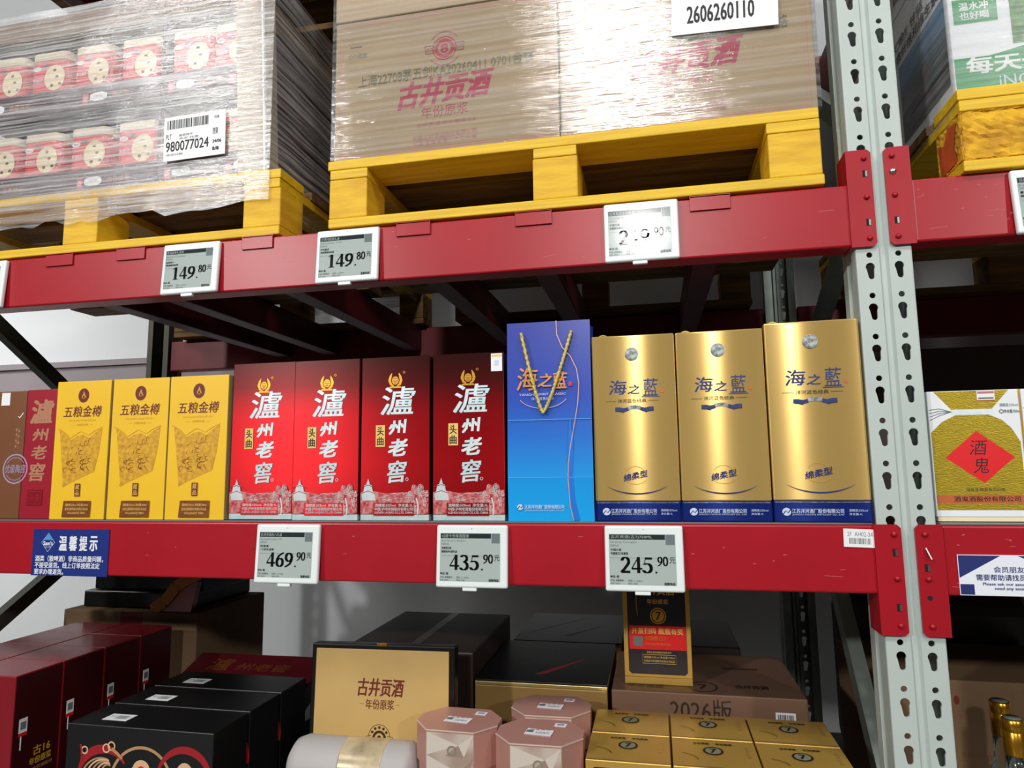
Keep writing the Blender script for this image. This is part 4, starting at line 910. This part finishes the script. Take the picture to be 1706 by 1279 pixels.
# black gift boxes with lion art
def lion_box():
    t = thing('gift_box', 'x', 'gift box', (0, 0, DZ), group='black gift boxes in one row'); w, d, h = .350, .118, .288
    mb = MB(); mb.box(-w / 2, w / 2, 0, d, 0, h, 'black_card', .0015); F = FRONT(0)
    mb.strip(F, ell(.010, .178, .072, .072, 5, 175, 26), .006, 'art_gold'); mb.strip(F, [(-.062, .184), (-.085, .162), (-.10, .14)], .006, 'art_gold'); mb.strip(F, [(.082, .184), (.10, .162), (.112, .14)], .006, 'art_gold')
    mb.poly(F, ell(.010, .196, .030, .020, 0, 360, 24)[:-1], 'cream_ink'); mb.disc(F, .010, .208, .020, .018, 'cream_ink'); mb.rect(F, -.020, .15, .040, .196, 'cream_ink'); mb.text(F, '8', .001, .176, .019, .214, 'diamond_red', bold=.02)
    mb.strip(F, ell(.110, .190, .062, .062, -10, 165, 26), [.005 + .010 * math.sin(math.pi * i / 26) for i in range(27)], 'art_red')
    mb.poly(F, ell(.112, .190, .024, .038, 0, 360, 24)[:-1], 'cream_ink'); mb.ring(F, .108, .198, .010, .012, .003, 'art_red'); mb.disc(F, .108, .198, .004, .005, 'ink_black', 12); mb.ring(F, .092, .175, .012, .010, .003, 'art_gold', 0, 300)
    for i in range(5): mb.ring(F, .138 + .003 * i, .206 - .016 * i, .007, .006, .0025, 'art_red' if i % 2 else 'art_gold', n=14)
    mb.strip(F, ell(-.080, .190, .058, .052, 30, 185, 22), [.004 + .014 * math.sin(math.pi * i / 22) for i in range(23)], 'art_red')
    for k_ in range(5): mb.strip(F, ell(-.085 + .004 * k_, .172 + .003 * k_, .050 - .008 * k_, .052 - .006 * k_, 70, 190, 16), .0035, 'art_gold' if k_ % 2 == 0 else 'cream_ink')
    for x, z, r in ((-.128, .237, .007), (-.075, .244, .008), (-.063, .249, .008), (-.092, .190, .003), (-.100, .180, .004)): mb.ring(F, x, z, r, r, .003, 'cream_ink', n=16)
    mb.strip(F, [(-.062, .244), (-.046, .234), (-.036, .226)], .006, 'art_gold'); mb.strip(F, [(-.138, .248), (-.134, .225), (-.136, .20)], .004, 'art_red')
    mb.build('box_body', t)
    k = MB(); k.box(-.118, -.058, .030, .064, h, h + .0006, 'paper_white'); T = frame((0, 0, h + .0007), (1, 0, 0), (0, 1, 0)); k.bars(T, -.095, .038, -.066, .056, 'ink_grey', 18, 3); k.text(T, '古井', -.113, .046, -.098, .054, 'ink_grey'); k.build('sticker', t)
    return t
lb_ = lion_box(); G = ('black gift box with lion art and number 8, frontmost of its row', 'black gift box behind the lion art box, second of its row', 'black gift box third of its row, against the tilted red box')
for i in range(3):
    loc = (-1.467, .002 + i * .1285, DZ)
    if i == 0: lb_.location = loc; lb_['label'] = G[0]
    else: copy_tree(lb_, loc=loc, label=G[i])
# tilted red box
t = thing('gift_box', 'shaded red gift box with gold lettering tilted behind the black boxes', 'gift box', (-1.535, .43, .965), (0.35, 0, 0.02))
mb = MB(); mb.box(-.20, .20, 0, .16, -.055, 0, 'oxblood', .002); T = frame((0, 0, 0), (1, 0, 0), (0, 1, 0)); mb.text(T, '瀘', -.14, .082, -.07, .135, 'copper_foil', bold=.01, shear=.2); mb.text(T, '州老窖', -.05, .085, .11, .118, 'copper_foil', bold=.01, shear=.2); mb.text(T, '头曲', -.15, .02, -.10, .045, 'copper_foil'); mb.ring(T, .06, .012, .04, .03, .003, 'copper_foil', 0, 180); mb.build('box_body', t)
mb = MB(); mb.box(-1.75, -1.31, .392, .60, DZ, .905, 'black_satin', .003); tag(mb.build('gift_box'), 'black box under the tilted red gift box', 'gift box')
# carton stack by the wall
t = thing('carton', 'plain brown carton standing behind the dark red gift boxes', 'carton', (-1.985, .56, DZ))
mb = MB(); mb.box(-.235, .235, 0, .36, 0, .395, 'cardboard_dark', .003); F = FRONT(0); mb.disc(F, -.12, .355, .012, .006, 'maroon_ink'); mb.disc(F, .09, .352, .012, .006, 'maroon_ink'); mb.rect(F, -.03, .30, .05, .394, 'maroon_ink'); mb.build('carton_body', t)
for x0, x1, z0, z1, y0, l in ((-2.19, -1.80, 1.1345, 1.185, .60, 'black flat box lowest on the brown carton'), (-2.17, -1.78, 1.186, 1.265, .62, 'black flat box second on the brown carton'), (-2.10, -1.76, 1.266, 1.40, .64, 'black flat box topmost on the brown carton')):
    mb = MB(); mb.box(x0, x1, y0, .91, z0, z1, 'black_satin', .006, 3); tag(mb.build('gift_box'), l, 'gift box')
t = thing('gift_bag', 'red bag with an ochre strap lying on top of the carton stack', 'bag', (-1.78, .57, 1.134))
mb = MB(); mb.prism([(-.10, 0), (.0, 0), (.02, .09), (-.02, .12), (-.07, .06)], frame((0, 0, 0)), .02, 'wine_card'); mb.build('bag_body', t)
mb = MB(); pts = [(-.13, -.004, .004), (-.09, -.004, .03), (-.05, -.004, .075), (-.01, -.004, .10), (.03, -.004, .115)]
for a, b in zip(pts, pts[1:]): mb.bar(a, b, .035, .004, 'ochre_cloth', (0, 1, 0))
mb.build('strap', t)
# open display case with bottle
t = thing('display_case', 'open black case with gold lining and dark lettering', 'display case', (-.990, .12, DZ))
mb = MB(); w = .330
mb.box(-w / 2, .105, -.10, .06, 0, .165, 'black_satin', .003); mb.build('tray', t)
k = MB(); k.box(-w / 2, w / 2, .0, .03, 0, .255, 'black_satin', .003); k.box(-w / 2 + .012, w / 2 - .012, -.003, .001, .008, .245, 'gold_lining', .0008); F = FRONT(-.003)
k.text(F, '古井贡酒', -.052, .150, .052, .186, 'maroon_ink', bold=.02, shear=.12); k.text(F, '年份原浆', -.033, .124, .032, .144, 'maroon_ink', bold=.01); k.rect(F, -.047, .134, -.036, .1345, 'maroon_ink'); k.rect(F, .035, .134, .046, .1345, 'maroon_ink')
k.ring(F, 0, .070, .024, .024, .001, 'dark_ink', 0, 180); k.ring(F, 0, .066, .013, .014, .005, 'dark_ink', -20, 200); k.disc(F, 0, .068, .004, .005, 'dark_ink', 14); k.strip(F, [(-.030, .05), (-.030, .070), (-.018, .072)], .001, 'dark_ink'); k.strip(F, [(.030, .05), (.030, .070), (.018, .072)], .001, 'dark_ink'); k.text(F, '古', -.028, .054, -.018, .064, 'dark_ink'); k.text(F, '井', .018, .054, .028, .064, 'dark_ink')
for i in range(5): a = math.radians(30 + 30 * i); k.disc(F, .0185 * math.cos(a), .070 + .0185 * math.sin(a), .0028, .0028, 'dark_ink', 8)
lid = k.build('lid', t, (0, .015, .182), (-0.07, -.012, 0)); mb = MB(); mb.box(-.012, .012, -.002, .004, .252, .258, 'bottle_gold', .001); mb.build('clasp', lid)
t = thing('bottle', 'frosted white bottle lying across the open black case', 'bottle', (-1.140, .050, .964), (0, math.pi / 2, 0))
mb = MB(); mb.lathe([(.030, 0), (.048, .012), (.0545, .03), (.0545, .250), (.048, .262), (.020, .270)], 'frosted_white', seg=40); mb.build('bottle_body', t)
mb = MB(); mb.lathe([(.0549, .118), (.0552, .120), (.0552, .205), (.0549, .207)], 'clear_label', seg=40); mb.build('label_band', t)
# big brown carton and brass-sided gift boxes
t = thing('carton', 'big dark brown carton with shiny tape behind the open case', 'carton', (-.991, .30, DZ))
mb = MB(); mb.box(-.163, .163, 0, .42, 0, .388, 'dark_brown_card', .003); mb.build('carton_body', t); mb = MB(); mb.box(-.012, .012, .002, .418, .388, .3886, 'tape'); mb.build('tape_strip', t)
def brass_box():
    t = thing('gift_box', 'x', 'gift box', (0, 0, DZ), group='brass sided gift boxes with dark tops'); w, d, h = .305, .362, .332
    mb = MB(); mb.box(-w / 2, w / 2, 0, d, 0, h - .012, 'brass_side', .002); mb.build('box_body', t)
    mb = MB(); mb.box(-w / 2, w / 2, 0, d, h - .0115, h - .004, 'carton_gold_edge', .001); mb.box(-w / 2 + .001, w / 2 - .001, .001, d - .001, h - .004, h, 'black_satin', .001); T = frame((0, 0, h), (1, 0, 0), (0, 1, 0)); mb.poly(T, [(-.02, .06), (.08, .20), (.085, .20), (.0, .06)], 'art_red'); mb.poly(T, [(-.12, .1), (.02, .3), (.025, .3), (-.11, .1)], 'dark_brown_card'); mb.build('lid', t); return t
b1 = brass_box(); b1.location = (-.670, .295, DZ); b1['label'] = 'brass sided gift box with a black top behind the pink boxes'
copy_tree(b1, loc=(-.655, .662, DZ), label='brass sided gift box at the rear, behind its twin')
# pink octagonal boxes
def pink_box():
    t = thing('gift_box', 'x', 'gift box', (0, 0, DZ), group='pink eight sided gift boxes'); h = .325; a, b, c = .081, .062, .042
    o = [(-a + c - .008, -b), (a - c + .008, -b), (a, -b + c), (a, b - c), (a - c + .008, b), (-a + c - .008, b), (-a, b - c), (-a, -b + c)]
    T = lambda z: frame((0, 0, z), (1, 0, 0), (0, 1, 0)); s = lambda k: [(p[0] * k, p[1] * k) for p in o]
    mb = MB(); mb.prism(s(.965), T(h - .07), h - .07, 'pink_card')
    F = FRONT(-b - .0002); x0, x1 = -a + c - .007, a - c + .007
    mb.rect(F, x0, .02, x1, h - .004, 'facet_pearl'); r = random.Random(2); zs = [h - .004, h - .045, h - .10, h - .16, h - .22]
    for i in range(4):
        z0, z1 = zs[i + 1], zs[i]; xm = r.uniform(x0 * .4, x1 * .4)
        mb.poly(F, [(x0, z1), (xm, (z0 + z1) / 2), (x0, z0)], 'facet_pale'); mb.poly(F, [(xm, (z0 + z1) / 2), (x1, z1), (x1 * .6, z0)], 'facet_dark' if i % 2 else 'facet_pale'); mb.poly(F, [(xm, (z0 + z1) / 2), (x0 * .2, z0), (x1 * .6, z0)], 'facet_pale' if i % 2 else 'facet_dark')
    mb.ring(F, .004, h - .035, .008, .008, .003, 'ink_sage', n=18); mb.rect(F, -.010, .20, .022, .236, 'midnight_card'); mb.build('box_body', t)
    mb = MB(); mb.prism(o, T(h), .0695, 'pink_card'); mb.build('lid', t)
    mb = MB(); e = [(o[i]) for i in range(8)]
    for i in (7, 0, 1): p, q = e[i], e[(i + 1) % 8]; mb.bar((p[0] * 1.004, p[1] * 1.004, h - .0005), (q[0] * 1.004, q[1] * 1.004, h - .0005), .002, .002, 'pink_edge', (0, 0, 1))
    mb.build('edge_trim', t)
    mb = MB(); mb.prism([(-.030, -.018), (.022, -.024), (.026, .008), (-.026, .014)], T(h + .0006), .0005, 'paper_white'); mb.prism([(-.027, -.006), (-.014, -.0075), (-.012, .003), (-.025, .0045)], T(h + .0009), .0002, 'tag_grey'); k2 = T(h + .0007); mb.strip(k2, [(-.030, -.018), (.022, -.024), (.026, .008), (-.026, .014)], .002, 'ink_crimson', True); mb.text(k2, '国缘单开', -.020, .004, .018, .010, 'ink_crimson'); mb.text(k2, '扫码有礼', -.008, -.012, .018, -.003, 'ink_grey'); mb.build('label', t)
    mb = MB(); mb.prism([(.022, .030), (.044, .028), (.046, .044), (.024, .046)], T(h + .0006), .0005, 'paper_white'); mb.rect(T(h + .0006), .027, .033, .041, .042, 'lilac_ink'); mb.build('sticker', t)
    return t
p1 = pink_box(); p1.location = (-.790, .058, DZ + .002); p1.rotation_euler.z = -.02; p1['label'] = 'pink eight sided gift box in front of the open black case'
copy_tree(p1, loc=(-.624, .028, DZ - .0), rot=(0, 0, .02), label='pink eight sided gift box beside the small gold boxes at the front')
copy_tree(p1, loc=(-.624, .170, DZ), rot=(0, 0, .03), label='pink eight sided gift box behind the front pink pair')
# small gold boxes
def seven_box(front=True):
    t = thing('liquor_box', 'x', 'drinks box', (0, 0, DZ), group='gold and midnight drinks boxes'); w, d, h = .150, .128, .297
    mb = MB(); mb.box(-w / 2, w / 2, 0, d, 0, h, 'carton_gold', .0015); F = FRONT(0); T = frame((0, 0, h), (1, 0, 0), (0, 1, 0))
    c = .006; x, z0, z1 = w / 2 - .010, .022, h - .012
    mb.poly(F, [(-x + c, z0), (x - c, z0), (x, z0 + c), (x, z1 - c), (x - c, z1), (-x + c, z1), (-x, z1 - c), (-x, z0 + c)], 'midnight_card'); mb.strip(F, [(-w / 2, .016), (w / 2, .016)], .0008, 'dark_ink')
    mb.text(F, '古井贡酒', -.034, .196, .042, .218, 'seal_cream', bold=.02, shear=.12); mb.text(F, '年份原浆', -.020, .176, .028, .187, 'seal_cream', bold=.01); mb.disc(F, .004, .150, .018, .018, 'foil_gold'); mb.ring(F, .004, .150, .0145, .0145, .0022, 'dark_ink', n=26); mb.disc(F, .004, .150, .011, .011, 'foil_gold'); mb.text(F, '7', -.001, .141, .010, .159, 'dark_ink', bold=.02); mb.strip(F, [(-.044, .225), (-.044, .17), (-.042, .15)], .0012, 'foil_gold')
    mb.rect(F, -.062, .076, .064, .128, 'diamond_red'); mb.text(F, '开盖扫码 瓶瓶有奖', -.056, .110, .058, .123, 'seal_cream', bold=.02); mb.text(F, '中国香古7', -.028, .096, .020, .106, 'foil_gold'); mb.rect(F, -.053, .083, -.032, .104, 'ink_grey'); mb.text(F, '扫码赢现金红包', -.028, .086, .03, .091, 'orange_foil')
    mb.text(F, '安徽古井贡酒股份有限公司', -.024, .068, .030, .0725, 'seal_cream'); mb.strip(F, [(-.034, .046), (.040, .046), (.040, .065), (-.034, .065)], .0008, 'seal_cream', True); mb.text(F, '酒精度:52%vol 净含量:750ml', -.031, .057, .037, .062, 'seal_cream'); mb.text(F, '安徽古井贡酒股份有限公司出品', -.031, .049, .037, .054, 'seal_cream')
    mb.disc(T, -.002, .072, .018, .018, 'dark_ink'); mb.disc(T, -.002, .072, .014, .014, 'ink_sage'); mb.text(T, '7', -.007, .063, .003, .081, 'dark_ink', bold=.03); mb.text(T, '古井贡酒', -.036, .099, -.008, .106, 'dark_ink', bold=.03); mb.text(T, '年份原浆', .004, .099, .034, .106, 'dark_ink', bold=.03); mb.strip(T, [(-.058, .054), (-.046, .050), (-.036, .042), (-.030, .030)], .0015, 'dark_ink')
    for i, ch in enumerate('古井贡酒'): mb.text(T, ch, .054, .048 + .013 * (3 - i), .061, .058 + .013 * (3 - i), 'carton_gold_edge')
    mb.strip(T, [(-w / 2 + .002, .0015), (w / 2 - .002, .0015)], .003, 'carton_gold_edge')
    mb.build('box_body', t); return t
s0 = seven_box(); first = True
G = [['small gold box at the front row beside the pink box', 'small gold box in the middle of the front row', 'small gold box at the front row end by the white upright'],
     ['small gold box in the second row beside the rear pink box', 'small gold box in the middle of the second row', 'small gold box at the second row end by the white upright']]
for j in range(2):
    for i in range(3):
        loc = (-.462 + i * .1535, -.008 + j * .1305, DZ)
        if first: s0.location = loc; s0['label'] = G[j][i]; first = False
        else: copy_tree(s0, loc=loc, label=G[j][i])
# flat brown carton, dark one behind, display box on top
def print_carton():
    t = thing('carton', 'brown carton printed 2026 with the black and gold box standing on it', 'carton', (-.304, .288, DZ))
    mb = MB(); mb.box(-.204, .204, 0, .325, 0, .327, 'brown_flat', .003); F = FRONT(0); T = frame((0, 0, .327), (1, 0, 0), (0, 1, 0))
    mb.text(F, '2026版', -.078, .270, .050, .317, 'dark_brown_card', bold=.006); mb.text(T, '古井贡酒', .065, .052, .135, .075, 'dark_ink', bold=.03); mb.text(T, '年份原浆', -.17, .028, -.09, .048, 'dark_ink', bold=.03); mb.ring(T, -.005, .05, .030, .034, .004, 'dark_ink'); mb.text(T, '7', -.014, .035, .004, .065, 'dark_ink', bold=.02); mb.rect(T, .05, .195, .13, .206, 'dark_brown_card')
    mb.build('carton_body', t); k = MB(); k.box(.138, .178, -.0006, 0, .272, .298, 'paper_white'); F = FRONT(-.0006); k.bars(F, .142, .280, .174, .294, 'ink_black', 18, 6); k.build('barcode_sticker', t)
print_carton()
mb = MB(); mb.box(-.495, -.195, .62, .95, DZ, 1.082, 'dark_brown_card', .004); tag(mb.build('carton'), 'dark carton at the very back behind the black and gold box', 'carton')
copy_tree(s0, loc=(-.405, .335, DZ + .3275), label='black and gold box with number 7 standing on the brown carton')
# neighbouring bay, lowest shelf
t = thing('carton', 'cardboard carton with faint print behind the glass bottles', 'carton', (.33, .45, DZ))
mb = MB(); mb.box(-.25, .22, 0, .35, 0, .335, 'cardboard_dark', .003); F = FRONT(0)
for x in (-.12, .02): mb.strip(F, [(x, .27), (x + .06, .27), (x + .06, .315), (x, .315)], .001, 'brown_card', True); mb.disc(F, x + .03, .293, .006, .010, 'maroon_ink', 12); mb.text(F, '小心轻放', x + .01, .255, x + .05, .264, 'brown_card')
for i in range(5): mb.text(F, '白酒 500ml x 6', -.15, .06 + i * .028, .02, .075 + i * .028, 'brown_card')
mb.build('carton_body', t)
mb = MB(); mb.box(.10, .60, .82, .98, DZ, 1.20, 'dark_brown_card', .06, 4); tag(mb.build('carton'), 'dark rounded bundle at the back behind the cardboard carton', 'carton')
def glass_bottle():
    t = thing('glass_bottle', 'x', 'bottle', (0, 0, DZ), group='clear bottles with gold caps')
    mb = MB(); mb.lathe([(.030, 0), (.038, .004), (.038, .17), (.034, .19), (.020, .225), (.0165, .24), (.0165, .285), (.012, .287)], 'bottle_glass', seg=32); mb.build('bottle_body', t)
    mb = MB(); mb.lathe([(.0175, .277), (.0180, .279), (.0180, .318), (.0172, .319), (.0172, .320), (.0180, .321), (.0180, .340), (.0160, .342)], 'bottle_gold', seg=32); mb.lathe([(.0145, .342), (.0140, .3432)], 'tag_grey', seg=24); mb.build('cap', t)
    return t
g = glass_bottle(); g.location = (.262, .300, DZ); g['label'] = 'clear gold capped bottle standing nearer the carton'
copy_tree(g, loc=(.240, .200, DZ), label='clear gold capped bottle standing further forward')
